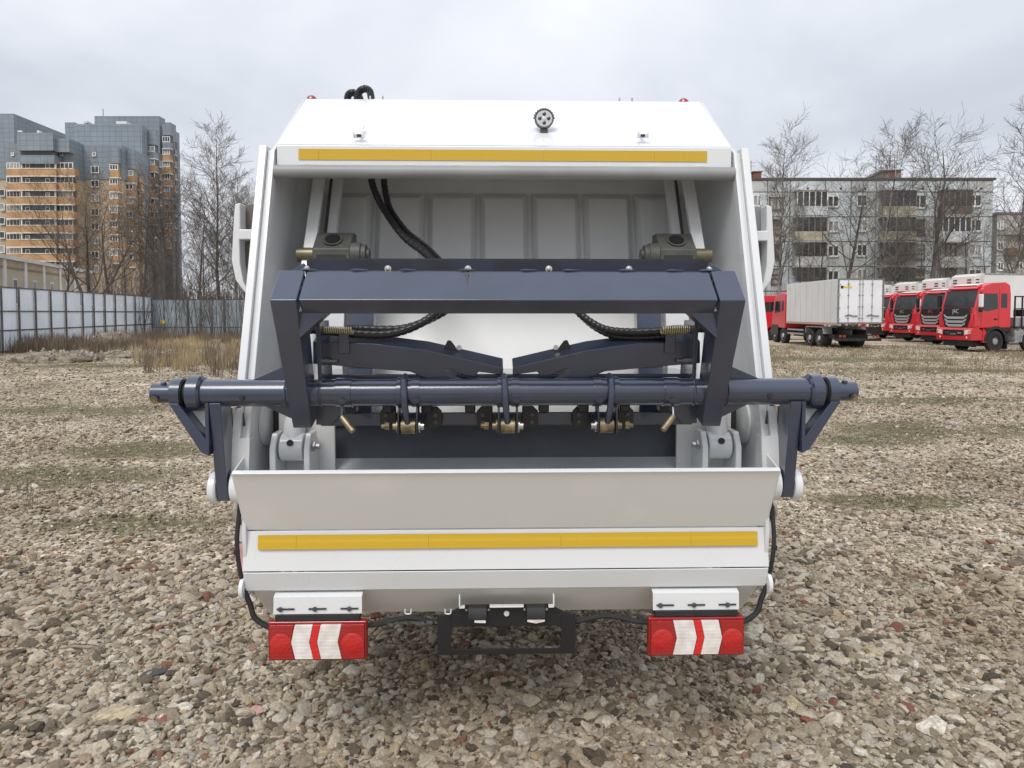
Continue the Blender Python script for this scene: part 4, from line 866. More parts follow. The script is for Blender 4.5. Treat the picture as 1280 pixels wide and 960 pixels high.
for i in range(len(cols_) - 1):
    for j in range(len(rows_) - 1):
        a, b = bx(cols_[i]) + .05, bx(cols_[i + 1]) - .05; t_, b_ = rows_[j] - .05, rows_[j + 1] + .05
        MB().box(a, b, 0, .119, b_, t_).build('concrete_panel', conc if (i * 3 + j * 5) % 4 else conc2, block)
for px in (935, 965, 1007, 1048, 1078, 1113, 1150, 1180, 1222): MB().box(bx(px) - .12, bx(px) + .12, -.01, .1, bz(237) , bz(237) + .22).build('attic_vent', M['dark'], block)
def bwin(px, py, w_, h_, sp=2, fr=offw):
    win(px, py, w_, h_, YB, sp, fr, block, OB)
frb = mat('brown_window_frame', (.16, .12, .09), .8)
for r_ in range(4):
    y = 251 + r_ * 31
    bwin(944, y, 15, 15, 3); bwin(1041, y + 1, 15, 15, 2); bwin(1077, y, 14, 16, 2); bwin(1218, y, 17, 16, 2)
    if r_ == 0: bwin(970, y + 4, 18, 17, 2, frb); bwin(1149, y + 1, 18, 18, 2)
    else:
        for dy in (-4, 8): bwin(970, y + dy, 13, 9, 1, frb); bwin(1149, y + dy, 13, 9, 1, frb)
    for (x0, x1, kind) in ((989, 1027, (0, 1, 3, 3)[r_]), (1095, 1136, (1, 1, 2, 4)[r_]), (1168, 1204, (2, 5, 6, 6)[r_]), (845, 880, 1)):
        front = {0: bwhite, 1: bcream, 2: brown, 3: conc2, 4: bwhite, 5: bwhite, 6: conc2}[kind]
        zf0 = bz(y + 20); zf1 = bz(y + 8.5); zt_ = bz(y - 9.5)
        fb = MB().box(bx(x0), bx(x1), -1.05, -.95, zf0, zf1); fb.box(bx(x0), bx(x0) + .08, -.95, -.005, zf0, zf1); fb.box(bx(x1) - .08, bx(x1), -.95, -.005, zf0, zf1)
        fb.build('balcony_front', front, block)
        MB().box(bx(x0) - .05, bx(x1) + .05, -1.1, -.005, zf0 - .17, zf0 - .004).build('balcony_slab', conc2, block)
        if kind != 6:
            fr = brown if kind in (1, 2) else (offw if kind in (0, 5) else frb)
            g = MB(); n_ = 5
            for k in range(n_ + 1): xx = bx(x0) + (bx(x1) - bx(x0) - .1) * k / n_; g.box(xx, xx + .1, -1.03, -.95, zf1 + .003, zt_)
            g.box(bx(x0), bx(x1), -1.04, -.94, zt_, zt_ + .12)
            wn = g.build('balcony_glazing', fr, block); MB().box(bx(x0) + .1, bx(x1) - .1, -1.0, -.97, zf1 + .005, zt_ - .005).build('pane', M['glass'], wn)
            MB().box(bx(x0) - .05, bx(x1) + .05, -1.15, -.005, zt_ + .125, zt_ + .2).build('balcony_roof', brown if kind == 2 else conc2, block)
        else:
            bwin((x0 + x1) / 2 + 2, y, 14, 17, 2, frb)
hs = thing('roof_hut', 'small dark lift hut with sloping lid on the right block roof', 'roof hut', (bx(1117) + OB.x, YB + 3, ztop + .22))
MB().prism([(-1.5, 0), (1.5, 0), (1.5, 1.15), (-.6, 1.05), (-1.5, .5)], 'y', -1, 1).build('wall', brown, hs); MB().prism([(-1.7, .45), (-.6, 1.06), (1.7, 1.16), (1.7, 1.24), (-.65, 1.16), (-1.7, .55)], 'y', -1.2, 1.2).build('roof', joint, hs)
MB().box(.3, .9, -1.04, -1.002, .2, .9).build('hatch', mat('rust_red_hatch', (.22, .06, .04), .8), hs)
o = MB().box(-.4, .4, -.4, .4, 0, .9).box(-.5, .5, -.5, .5, .9, 1.0).build('chimney', mat('red_chimney_brick', (.22, .09, .06), .9)); o.location = (bx(951) + OB.x, YB + 2, ztop + .22); tag(o, 'small red brick chimney at the left end of the block roof', 'chimney')
for px, h, lb in ((948, 2.4, 'thin aerial mast beside the red roof chimney'), (1109, 2.0, 'leftmost thin aerial on the roof hut'), (1127, 2.6, 'tallest aerial mast behind the roof hut'), (1133, 1.9, 'thin aerial mast at the right side of the roof hut')):
    m_ = MB().tube([(0, 0, 0), (0, 0, h)], .03, 5); m_.tube([(-.5, 0, h * .9), (.5, 0, h * .9)], .02, 4); m_.tube([(-.4, 0, h * .75), (.4, 0, h * .75)], .02, 4)
    o = m_.build('roof_aerial', M['chassis']); o.location = (bx(px) + OB.x, YB + 3, ztop + (.22 if px < 1000 else 1.2)); tag(o, lb, 'aerial')
# second block, further right
p0 = at(1243, 391, 100); b2 = thing('apartment_block', 'lower grey beige block with rusty balconies at the far right edge', 'building', (p0.x, 100, 0)); O2 = Vector((p0.x, 100, 0))
z2 = at(1250, 268, 100).z
beig2 = mat('stained_beige_panel', (.40, .38, .34), .85, noise_amt=.12, nscale=.5)
MB().box(.0, 30, .1, 12, 0, z2).build('core', joint, b2); MB().box(-.2, 30, -.1, 12, z2, z2 + .3).build('roof_edge', joint, b2)
for i in range(8):
    for j in range(5): MB().box(.05 + i * 3.6, 3.55 + i * 3.6, 0, .099, z2 - (j + 1) * 2.85 + .05, z2 - j * 2.85 - .05).build('concrete_panel', beig2, b2)
rust = mat('rusty_balcony_front', (.20, .10, .08), .8, noise_amt=.2, nscale=1)
for j in range(5):
    for i, px in enumerate((1250, 1274, 1300)):
        y = 282 + j * 25.6
        win(px, y, 8, 11, 100, 2, offw, b2, O2)
        q = at(px + 9, y, 100).x - O2.x; zz = at(1250, y, 100).z
        MB().box(q - .4, q + 1.9, -.9, -.01, zz - 1.3, zz - .3).build('balcony_front', rust if (i + j) % 2 else beig2, b2)

# ================================================================== TREES
bark = mat('dark_bark', (.09, .077, .066), .95, noise_amt=.3, nscale=3, bump=.3, bscale=20)
birch = mat('birch_bark', (.36, .34, .31), .9, col2=(.05, .045, .04), nscale=2.2, detail=6, lo=.48, hi=.62, stretch=(1, 1, .6))
twig = mat('brown_twigs', (.115, .095, .08), .95, noise_amt=.25, nscale=1); twigg = mat('grey_twigs', (.17, .15, .135), .95, noise_amt=.2, nscale=1)
def tree_meshes(seed, H, kind):
    r_ = random.Random(seed); trunk = MB(); crown = MB()
    def seg(mb, pts, r0, r1, n): mb.tube(pts, [r0 + (r1 - r0) * i / (len(pts) - 1) for i in range(len(pts))], n, cap=False)
    def grow(p, d, L, r, lev, mb, maxlev, gnarl, lift, droop):
        pts = [p.copy()]; k = 6 if lev < 2 else (4 if lev < 3 else 3); q = p.copy(); dd = d.copy(); dirs = []
        for i in range(k):
            dd = (dd + Vector((r_.gauss(0, gnarl), r_.gauss(0, gnarl), r_.gauss(0, gnarl) + lift - (droop * lev * i / k)))).normalized()
            q = q + dd * (L / k); pts.append(q.copy()); dirs.append(dd.copy())
        rend = r * (.10 if lev == 0 else .25)
        seg(mb, pts, r, max(rend, .0045), 7 if lev == 0 else (5 if lev == 1 else 3))
        if lev >= maxlev: return
        nb = {'birch': (28, 9, 8, 4), 'maple': (13, 9, 8, 5), 'fork': (6, 8, 6, 5), 'thin': (16, 7, 6, 3)}[kind][lev]
        for j in range(nb):
            t = (j + r_.random()) / nb
            lo = {'birch': .25, 'maple': .35, 'fork': .28, 'thin': .25}[kind] if lev == 0 else .12
            t = lo + (1 - lo) * t; f = t * k; i = min(k - 1, int(f)); pos = pts[i].lerp(pts[i + 1], f - i); base = dirs[i]
            ang = r_.uniform(0, 6.283); side = Vector((math.cos(ang), math.sin(ang), 0)); side = (side - base * side.dot(base)).normalized()
            sp = {'birch': r_.uniform(.55, .95), 'maple': r_.uniform(.6, 1.1), 'fork': r_.uniform(.5, .9), 'thin': r_.uniform(.5, .9)}[kind]
            nd = (base * math.cos(sp) + side * math.sin(sp)).normalized()
            if lev == 0: nl = L * {'birch': .25, 'maple': .40, 'fork': .62, 'thin': .28}[kind] * (1.0 - .5 * ((t - lo) / (1 - lo)) ** 1.5) * r_.uniform(.75, 1.15)
            else: nl = L * r_.uniform(.35, .62)
            rr = (r + (rend - r) * t) * (r_.uniform(.38, .55) if lev == 0 else r_.uniform(.45, .65)); rr = max(rr, .006)
            grow(pos, nd, nl, rr, lev + 1, crown, maxlev, gnarl * 1.15, lift, droop)
    tilt = Vector((r_.gauss(0, .04), r_.gauss(0, .04), 1)).normalized()
    if kind == 'birch': grow(Vector((0, 0, -.1)), tilt, H, H * .0095, 0, trunk, 3, .05, .10, .05)
    elif kind == 'maple': grow(Vector((0, 0, -.1)), tilt, H * .92, H * .0135, 0, trunk, 4 - 1, .10, .09, 0)
    elif kind == 'fork':
        grow(Vector((0, 0, -.1)), tilt, H * .80, H * .015, 0, trunk, 3, .08, .12, 0)
        for a in (0.4, 2.6, 4.4):
            grow(Vector((0, 0, H * .16)), Vector((math.cos(a) * .5, math.sin(a) * .5, 1)).normalized(), H * .74, H * .010, 0, trunk, 3, .07, .10, 0)
    else: grow(Vector((0, 0, -.1)), tilt, H, H * .0085, 0, trunk, 3, .05, .05, 0)
    return trunk, crown
TM = {}
def tree(kind, seed, H, X, Y, rz, label, tm=None, cm=None, lean=(0, 0), group=None, name=None):
    key = (kind, seed)
    if key not in TM:
        a, b = tree_meshes(seed, 10.0, kind); zm_ = max(p[2] for p in b.v); a.v = [(p[0], p[1], p[2] * 10 / zm_) for p in a.v]; b.v = [(p[0], p[1], p[2] * 10 / zm_) for p in b.v]; TM[key] = (a.mesh('trunk', True, False), b.mesh('crown', True, False))
        print(key, len(TM[key][1].polygons))
    m1, m2 = TM[key]
    o = thing(name or ('birch_tree' if kind == 'birch' else 'bare_tree'), label, 'tree', (X, Y, 0), rz, group); o.scale = (H / 10, H / 10, H / 10); o.rotation_euler = (lean[0], lean[1], rz)
    for nm, me, mm in (('trunk', m1, tm or bark), ('crown', m2, cm or twig)):
        c = bpy.data.objects.new(nm, me); COL.objects.link(c); c.parent = o
        if not len(me.materials): me.materials.append(mm)
        c.material_slots[0].link = 'OBJECT'; c.material_slots[0].material = mm
    return o
def tr(kind, seed, px, Y, ytop, rz, label, **k):
    X = (px - 640) / 900 * Y; H = at(px, ytop, Y).z; return tree(kind, seed, H * 1.02, X, Y, rz, label, **k)
# left group behind the fence
tr('fork', 3, 114, 60, 196, .3, 'dark multi stemmed tree in front of the orange banded tower, trunk forking low')
tr('birch', 5, 271, 64, 146, 1.0, 'tallest bare birch of the left group, standing clear against the sky', tm=bark, cm=twigg)
tr('birch', 6, 243, 58, 225, 2.2, 'dark bare tree just left of the tallest left birch', tm=bark)
tr('maple', 7, 205, 70, 190, 4.2, 'bushy bare tree masking the right edge of the high rise')
tr('birch', 8, 176, 66, 200, .4, 'bare tree in front of the right bays of the high rise', cm=twig, tm=bark)
tr('maple', 9, 146, 68, 215, 1.9, 'slender bare tree right of the forked trunk by the tower')
tr('birch', 5, 296, 62, 190, 3.9, 'bare birch partly behind the left side of the refuse truck', tm=birch, cm=twigg)
tr('thin', 11, 224, 60, 255, 5.0, 'thin young tree between two larger trees above the far fence corner')
tr('thin', 12, 160, 62, 262, 1.2, 'thin sapling rising over the fence corner')
tr('birch', 8, 312, 66, 235, 1.2, 'pale stemmed birch hidden half behind the truck flank at left', tm=birch, cm=twigg)
tr('thin', 11, 193, 64, 245, 2.2, 'thin stem in the thicket above the far fence')
tr('thin', 12, 256, 57, 262, 4.2, 'thin leaning stem before the tallest left birch', lean=(0, .05))
tr('maple', 7, 86, 72, 262, .2, 'low bare crown above the warehouse roof')
tr('fork', 3, 330, 70, 215, 4.1, 'bare tree hidden mostly behind the truck at left')
# right group before the panel block
tr('birch', 6, 971, 66, 147, .2, 'slender birch in front of the left end of the panel block', tm=birch, cm=twigg)
tr('maple', 9, 1054, 64, 180, 2.9, 'dark leaning tree before the panel block', lean=(0, -.11))
tr('birch', 8, 1086, 67, 146, 5.3, 'tall narrow birch in the middle of the panel block front', tm=birch, cm=twigg)
tr('maple', 7, 1168, 62, 128, 5.6, 'largest bare tree with thick dark trunk before the panel block')
tr('birch', 5, 1259, 64, 116, 2.4, 'white trunked birch beyond the right corner of the panel block', tm=birch, cm=twigg)
tr('birch', 6, 1182, 68, 215, 4.3, 'thin pale birch just right of the largest dark trunk', tm=birch, cm=twigg)
for i, (px, y, s_, lb) in enumerate(((1000, 255, 11, 'thin bare shrub tree below the white balcony of the block'), (1020, 240, 12, 'spindly bare tree left of the leaning dark tree'), (1072, 285, 12, 'low bare sapling right of the leaning dark trunk'),
        (1118, 235, 11, 'thin bare tree before the cream balconies'), (1128, 290, 12, 'low bare sapling under the brown balconies'), (1208, 250, 12, 'thin bare tree right of the largest tree'),
        (940, 262, 11, 'bare sapling at the left end of the panel block'), (1290, 190, 11, 'bare tree cut by the right edge of the photo'), (1150, 275, 11, 'thin stem left of the largest dark trunk'), (1238, 262, 12, 'young tree at the corner of the panel block'))):
    tr('thin', s_, px, 63 + (i * 7 % 5), y, i * 1.3, lb, cm=twigg if i % 2 else twig)
# thicket along the fences: many thin stems nobody could count
tk = MB(); r_ = random.Random(5)
for i in range(520):
    px = r_.uniform(120, 330); Y = r_.uniform(50, 60) if r_.random() < .55 else r_.uniform(56, 75); X = (px - 640) / 900 * Y; h = r_.uniform(2.0, 6.5); p = Vector((X, Y, 0)); d = Vector((r_.gauss(0, .15), r_.gauss(0, .15), 1)).normalized()
    pts = [p]
    for k in range(4): d = (d + Vector((r_.gauss(0, .1), r_.gauss(0, .1), .1))).normalized(); pts.append(pts[-1] + d * h / 4)
    tk.tube(pts, [.022, .018, .013, .009, .005], 3, cap=False)
    for j in range(9):
        k = r_.randint(1, 3); q = pts[k].lerp(pts[k + 1], r_.random()); dd = (d + Vector((r_.gauss(0, .6), r_.gauss(0, .6), r_.uniform(-.1, .5)))).normalized(); L = h * r_.uniform(.12, .3)
        m_ = q + dd * L * .5; tk.tube([q, m_, m_ + (dd + Vector((0, 0, .4))).normalized() * L * .5], [.010, .007, .004], 3, cap=False)
me = tk.mesh('thicket', True, False); me.materials.append(twig); o = bpy.data.objects.new('thicket', me); COL.objects.link(o); o['kind'] = 'stuff'; tag(o, 'tangle of thin bare stems along the far left fence', 'thicket')
tk = MB()
for i in range(260):
    px = r_.uniform(930, 1290); Y = r_.uniform(58, 72); X = (px - 640) / 900 * Y; h = r_.uniform(2.0, 7.5) * (1 if r_.random() < .4 else .6); p = Vector((X, Y, 0)); d = Vector((r_.gauss(0, .12), r_.gauss(0, .12), 1)).normalized()
    pts = [p]
    for k in range(4): d = (d + Vector((r_.gauss(0, .1), r_.gauss(0, .1), .1))).normalized(); pts.append(pts[-1] + d * h / 4)
    tk.tube(pts, [.025, .02, .014, .01, .005], 3, cap=False)
    for j in range(9):
        k = r_.randint(1, 3); q = pts[k].lerp(pts[k + 1], r_.random()); dd = (d + Vector((r_.gauss(0, .6), r_.gauss(0, .6), r_.uniform(-.1, .5)))).normalized(); L = h * r_.uniform(.12, .3)
        m_ = q + dd * L * .5; tk.tube([q, m_, m_ + (dd + Vector((0, 0, .4))).normalized() * L * .5], [.010, .007, .004], 3, cap=False)
me = tk.mesh('thicket', True, False); me.materials.append(twig); o = bpy.data.objects.new('thicket', me); COL.objects.link(o); o['kind'] = 'stuff'; tag(o, 'bare brush and saplings between trucks and panel block', 'thicket')

# far tree belt closing the horizon, outside and behind the visible gaps
fb = MB()
for i in range(260):
    a = r_.uniform(-1.25, 1.25); D_ = r_.uniform(190, 260); X = math.sin(a) * D_ * 1.1; Y = abs(math.cos(a)) * D_ + 40; h = r_.uniform(6, 11)
    for k in range(14):
        p = Vector((X + r_.gauss(0, 3), Y + r_.gauss(0, 3), 0)); d = Vector((r_.gauss(0, .15), r_.gauss(0, .15), 1))
        fb.tube([p, p + d * h * .5, p + d * h], [.25, .18, .04], 3, cap=False)
me = fb.mesh('far_wood', False, False); me.materials.append(twig); o = bpy.data.objects.new('far_wood', me); COL.objects.link(o); o['kind'] = 'stuff'; tag(o, 'distant strip of leafless wood on the horizon', 'wood')

# ================================================================== DRY GRASS, WEEDS, MOSS TUFTS, RUBBLE
def blades(name, spots, hmin, hmax, wd, m, label, lean=.25):
    v = []; f = []
    for (x, y, s) in spots:
        h = random.uniform(hmin, hmax) * s; a = random.uniform(0, 6.283); l = random.gauss(0, lean) * h; b = random.uniform(0, 6.283); w_ = wd * random.uniform(.6, 1.4)
        c, sn = math.cos(a) * w_, math.sin(a) * w_; z = gz(x, y) - .01; o_ = len(v)
        v += [(x - c, y - sn, z), (x + c, y + sn, z), (x + math.cos(b) * l * .4 + c * .7, y + math.sin(b) * l * .4 + sn * .7, z + h * .6), (x + math.cos(b) * l * .4 - c * .7, y + math.sin(b) * l * .4 - sn * .7, z + h * .6), (x + math.cos(b) * l, y + math.sin(b) * l, z + h)]
        f += [(o_, o_ + 1, o_ + 2, o_ + 3), (o_ + 3, o_ + 2, o_ + 4)]
    me = bpy.data.meshes.new(name); me.from_pydata(v, [], f); me.materials.append(m); o = bpy.data.objects.new(name, me); COL.objects.link(o); o['kind'] = 'stuff'; return tag(o, label, 'grass')
def px_spots(n, x0, x1, y0, y1, clump=0, seed=1):
    q = random.Random(seed); out = []; cs = []
    if clump:
        for i in range(clump): cs.append((q.uniform(x0, x1), q.uniform(y0, y1), q.uniform(.5, 1.2)))
    while len(out) < n:
        if clump: cx, cy, s = q.choice(cs); px = q.gauss(cx, 5); py = q.gauss(cy, 1.2)
        else: px = q.uniform(x0, x1); py = q.uniform(y0, y1); s = 1
        if py < 404: continue
        d = raydir(px, py); t = EYE / -d.z; out.append((d.x * t, d.y * t, s))
    return out
straw = mat('dry_straw_grass', (.36, .28, .16), .9, noise_amt=.25, nscale=1.5); weed = mat('brown_dead_weeds', (.15, .115, .08), .9, noise_amt=.3, nscale=1.2); moss_ = mat('dull_green_grass', (.10, .105, .04), .9, noise_amt=.35, nscale=2.5)
sp = px_spots(6500, 170, 330, 418, 436, 70, 2) + px_spots(3800, 195, 330, 440, 462, 46, 3) + px_spots(1000, 85, 180, 436, 450, 14, 4)
blades('dry_grass', sp, .15, .62, .009, straw, 'straw coloured dry grass tussocks at the left before the far fence')
sp = px_spots(9000, -20, 180, 432, 441, 80, 5) + px_spots(9000, 110, 330, 416, 430, 70, 6) + px_spots(900, 180, 320, 440, 470, 30, 7)
blades('dead_weeds', sp, .3, 1.1, .011, weed, 'brown dead weeds at the foot of the left fence')
sp = []
for (cx, cy, a, b) in PATCH:
    for k in range(int(5200 * min(3, a * b) ** .6)):
        x = random.gauss(cx, a * .7); y = random.gauss(cy, b * .7)
        if moss(x, y) > .28: sp.append((x, y, 1))
blades('mossy_grass', sp, .008, .032, .005, moss_, 'low dull green grass patches growing through the gravel', .5)
sp = px_spots(5000, 930, 1300, 432, 446, 120, 8) + px_spots(3000, 930, 1300, 446, 470, 160, 9)
blades('roadside_grass', sp, .05, .22, .009, mat('faded_olive_grass', (.22, .18, .09), .9, noise_amt=.3, nscale=2), 'short faded grass fringing the gravel before the parked trucks')
sp = px_spots(260, 20, 330, 470, 560, 40, 10) + px_spots(160, 20, 280, 560, 640, 20, 12)
blades('dead_weeds', sp, .06, .3, .0022, weed, 'sparse wiry dead stalks in the gravel left of the truck')
# rubble heaps: each a mound of broken pieces
rub = mat('rubble_grey', (.30, .265, .215), .95, noise_amt=.4, nscale=1.5, bump=.4, bscale=5)
soil = mat('bare_soil_heap', (.19, .155, .115), .95, noise_amt=.4, nscale=4, bump=.6, bscale=9)
def heap(px, py, w_, h, n, label, seed):
    d = raydir(px, py); t = EYE / -d.z; X, Y = d.x * t, d.y * t; q = random.Random(seed); hp = thing('rubble_heap', label, 'rubble heap', (X, Y, 0))
    bm = bmesh.new(); bmesh.ops.create_uvsphere(bm, u_segments=28, v_segments=14, radius=1)
    for v in bm.verts:
        v.co = Vector((v.co.x * w_, v.co.y * w_ * .7, max(-.1, v.co.z * h))) * (1 + .25 * noise.noise(v.co * 3 + Vector((seed, 0, 0))))
    me = bpy.data.meshes.new('soil_mound'); bm.to_mesh(me); bm.free(); me.materials.append(soil); me.shade_smooth(); o = bpy.data.objects.new('soil_mound', me); COL.objects.link(o); o.parent = hp
    ms = [stone_mesh(0, 1, .35, 40 + k, .7) for k in range(4)]
    for m_ in ms: m_.materials.clear(); m_.materials.append(rub)
    for k in range(n):
        a = q.uniform(0, 6.28); rr = math.sqrt(q.random()); x = math.cos(a) * rr * w_; y = math.sin(a) * rr * w_ * .7; z = h * math.sqrt(max(0, 1 - rr * rr)) * .95
        o = bpy.data.objects.new('stone', ms[k % 4]); COL.objects.link(o); o.parent = hp; o.location = (x, y, z); s = q.uniform(.05, .15); o.scale = (s * 1.3, s, s * .8); o.rotation_euler = (q.random() * 2, q.random() * 2, q.random() * 6)
heap(140, 437, 1.4, .85, 60, 'taller pale rubble heap in front of the weeds by the left fence', 3)
heap(70, 452, 1.7, .38, 60, 'low broad rubble heap left of the taller one', 4)
heap(165, 446, 1.5, .22, 40, 'flat scatter of rubble right below the taller heap', 6)
# ================================================================== PARKED TRUCKS
def text_mesh(txt, size, ext=.004):
    cu = bpy.data.curves.new('lettering', 'FONT'); cu.body = txt; cu.size = size; cu.extrude = ext; cu.align_x = 'CENTER'; cu.align_y = 'CENTER'; cu.resolution_u = 3
    o = bpy.data.objects.new('tmp', cu); COL.objects.link(o); bpy.context.view_layer.update()
    me = bpy.data.meshes.new_from_object(o.evaluated_get(bpy.context.evaluated_depsgraph_get())); bpy.data.objects.remove(o); bpy.data.curves.remove(cu); me.name = 'lettering'; return me
def wheel(parent, x, y, r=.50, w_=.30, s=-1):
    # axle along local y; s = outward side
    wh = MB().lathe((x, y, r), (0, s, 0), [(0, r * .7), (0, r * .92), (.05, r), (w_ - .05, r), (w_, r * .92), (w_ + .0, r * .62), (w_ - .03, r * .6)], 28).build('wheel', M['tyre'], parent, smooth=True)
    rm = MB().lathe((x, y + s * (w_ - .06), r), (0, s, 0), [(0, r * .61), (.015, r * .6), (.0, r * .52), (-.02, r * .45), (.03, r * .30), (.06, r * .28), (.075, r * .12)], 24).build('rim', M['rim'], wh, smooth=True)
    for k in range(10):
        a = k * math.pi / 5; MB().lathe((x + math.cos(a) * r * .37, y + s * (w_ - .05), r + math.sin(a) * r * .37), (0, s, 0), [(0, .03), (.03, .03)], 8).build('hand_hole', M['dark'], rm)
    return wh
def tractor(label, loc, rz, first=True):
    # local: nose at x=0 pointing to -x, near side is y<0; width 2.5
    t = thing('red_truck', label, 'truck', loc, rz, 'red trucks parked side by side')
    b = MB().prism([(.0, 1.10), (.02, 1.45), (.12, 2.0), (.42, 2.82), (.62, 3.02), (1.1, 3.14), (1.9, 3.18), (2.18, 3.05), (2.25, 2.6), (2.25, 1.10)], 'y', -1.22, 1.22).build('cab_body', M['red'], t, .05)
    MB().prism([(.35, 2.84), (.30, 2.90), (.62, 3.08), (.66, 3.02)], 'y', -1.0, 1.0).build('roof_visor', M['red'], t, .01)
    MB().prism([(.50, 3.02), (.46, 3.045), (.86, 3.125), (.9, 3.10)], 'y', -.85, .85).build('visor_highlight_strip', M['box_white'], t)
    ws = MB().prism([(.128, 2.05), (.10, 2.05), (.375, 2.80), (.403, 2.80)], 'y', -1.08, 1.08).build('windshield', M['screen'], t)
    for y in (-.45, .35):
        MB().tube([(.118, y, 2.05), (.20, y + .45, 2.36)], .012, 5).build('wiper', M['black'], ws)
    for y in (-1.15, 1.15): MB().prism([(.10, 2.0), (.36, 2.84), (.43, 2.82), (.15, 2.0)], 'y', y - .06, y + .06).build('pillar', M['red'], t)
    # dark face with swept chrome bars
    fc = MB().prism([(-.86, 2.02), (.86, 2.02), (.98, 1.75), (.80, 1.15), (-.80, 1.15), (-.98, 1.75)], 'x', -.035, .11).build('grille', M['black'], t, .01)
    fc.location = (.0, 0, 0)
    for k, z in enumerate((1.60, 1.42, 1.25)):
        w2 = .84 - .07 * k; z_ = z
        MB().prism([(-w2, z_ + .12), (-w2 * .72, z_ + .02), (w2 * .72, z_ + .02), (w2, z_ + .12), (w2 * .95, z_ + .01), (w2 * .66, z_ - .09), (-w2 * .66, z_ - .09), (-w2 * .95, z_ + .01)], 'x', -.075, -.036).build('grille_bar', M['bar'], fc, .006)
    lm = text_mesh('JAC', .27, .012); o = bpy.data.objects.new('lettering', lm); COL.objects.link(o); lm.materials.append(M['chrome']); o.parent = fc; o.location = (-.042, 0, 1.86); o.rotation_euler = (R(90), 0, R(-90))
    bp = MB().prism([(-.16, .55), (-.16, 1.0), (-.05, 1.12), (.3, 1.12), (.55, .95), (.55, .55)], 'y', -1.24, 1.24).build('bumper', M['bumperred'], t, .02)
    MB().box(-.168, -.158, -.72, .72, .74, 1.02).build('bumper_grille', M['black'], bp)
    for y0, y1, z in ((-.55, -.30, .88), (-.2, .2, .83), (.30, .55, .88)): MB().box(-.178, -.1685, y0, y1, z - .035, z + .035).build('bumper_bar', M['chrome'], bp)
    for s in (-1, 1):
        hl = MB().prism([(s * .80, .80), (s * 1.20, .86), (s * 1.20, 1.04), (s * .80, 1.00)], 'x', -.172, -.158).build('headlight', M['lamp_white'], bp, .004)
        MB().box(-.178, -.173, min(s * 1.08, s * 1.18), max(s * 1.08, s * 1.18), .88, 1.0).build('indicator', M['orange_plastic'], hl)
        MB().lathe((-.162, s * .95, .68), (-1, 0, 0), [(0, .05), (.01, .04)], 12).build('fog_light', M['lamp_white'], bp)
        # corner deflector
        MB().prism([(.02, 1.16), (.0, 1.74), (.12, 1.86), (.30, 1.80), (.32, 1.2)], 'y', s * 1.2205, s * 1.26).build('corner_deflector', M['red'], t, .01)
        MB().box(-.02, .12, min(s * 1.0, s * 1.20), max(s * 1.0, s * 1.20), 1.16, 1.78).build('face_cheek', M['red'], t, .02)
        wn = MB().prism([(.52, 1.92), (.60, 2.66), (1.40, 2.66), (1.44, 1.98), (.80, 1.86)], 'y', s * 1.221, s * 1.232).build('side_window', M['glass'], t)
        MB().prism([(1.64, 2.02), (1.64, 2.66), (1.98, 2.66), (2.0, 2.02)], 'y', s * 1.221, s * 1.232).build('rear_side_window', M['glass'], t)
        MB().box(1.50, 1.512, *sorted((s * 1.2205, s * 1.2245)), 1.15, 2.85).build('door_seam', M['black'], t)
        MB().box(.44, .452, *sorted((s * 1.2205, s * 1.2245)), 1.15, 1.95).build('door_seam', M['black'], t)
        MB().box(1.22, 1.42, *sorted((s * 1.2205, s * 1.250)), 1.48, 1.54).build('door_handle', M['black'], t, .01)
        mr = MB().tube(spline([(.40, s * 1.24, 2.72), (.22, s * 1.42, 2.74), (.20, s * 1.46, 2.60)], 5), .025, 6).build('mirror', M['black'], t)
        MB().box(.12, .26, *sorted((s * 1.36, s * 1.58)), 2.05, 2.62).build('mirror_shell', M['box_white'] if s < 0 else M['black'], mr, .03)
        MB().box(.12, .26, *sorted((s * 1.36, s * 1.54)), 1.82, 2.02).build('mirror_shell', M['black'], mr, .03)
        # wheel arch and wheels
        arc = [(1.35 + .70 * math.cos(a), .50 + .70 * math.sin(a)) for a in [math.pi * k / 14 for k in range(15)]]
        arc2 = [(1.35 + .56 * math.cos(a), .50 + .56 * math.sin(a)) for a in [math.pi * k / 14 for k in range(14, -1, -1)]]
        MB().prism(arc + arc2, 'y', s * .95, s * 1.27).build('fender', M['black'], t, .01)
        MB().prism([(1.35 - .72, 1.10), (1.35 + .9, 1.10), (1.35 + .9, .95), (1.9, .95), (1.6, 1.06), (1.1, 1.06), (.8, .95)], 'y', s * 1.0, s * 1.275).build('arch_trim', M['black'], t, .01)
        MB().box(.58, .80, *sorted((s * 1.0, s * 1.23)), .45, 1.08).build('step', M['bumperred'], t, .01)
        MB().box(2.02, 2.08, *sorted((s * .9, s * 1.22)), .15, 1.0).build('mud_flap', M['black'], t)
        wheel(t, 1.35, s * .92, .50, .30, s)
        for x in (3.55, 6.6, 7.95): wheel(t, x, s * .92, .50, .30, s)
    for y in (-.42, .35): MB().box(.5, 9.0, y, y + .08, .72, 1.0).build('chassis_rail', M['chassis'], t)
    MB().box(.0, 1.0, -.9, .9, .28, .54).build('under_bumper', M['chassis'], t)
    MB().box(1.0, 2.2, -.8, .8, .45, 1.08).build('engine_block', M['chassis'], t)
    return t
wbm = M['box_white']
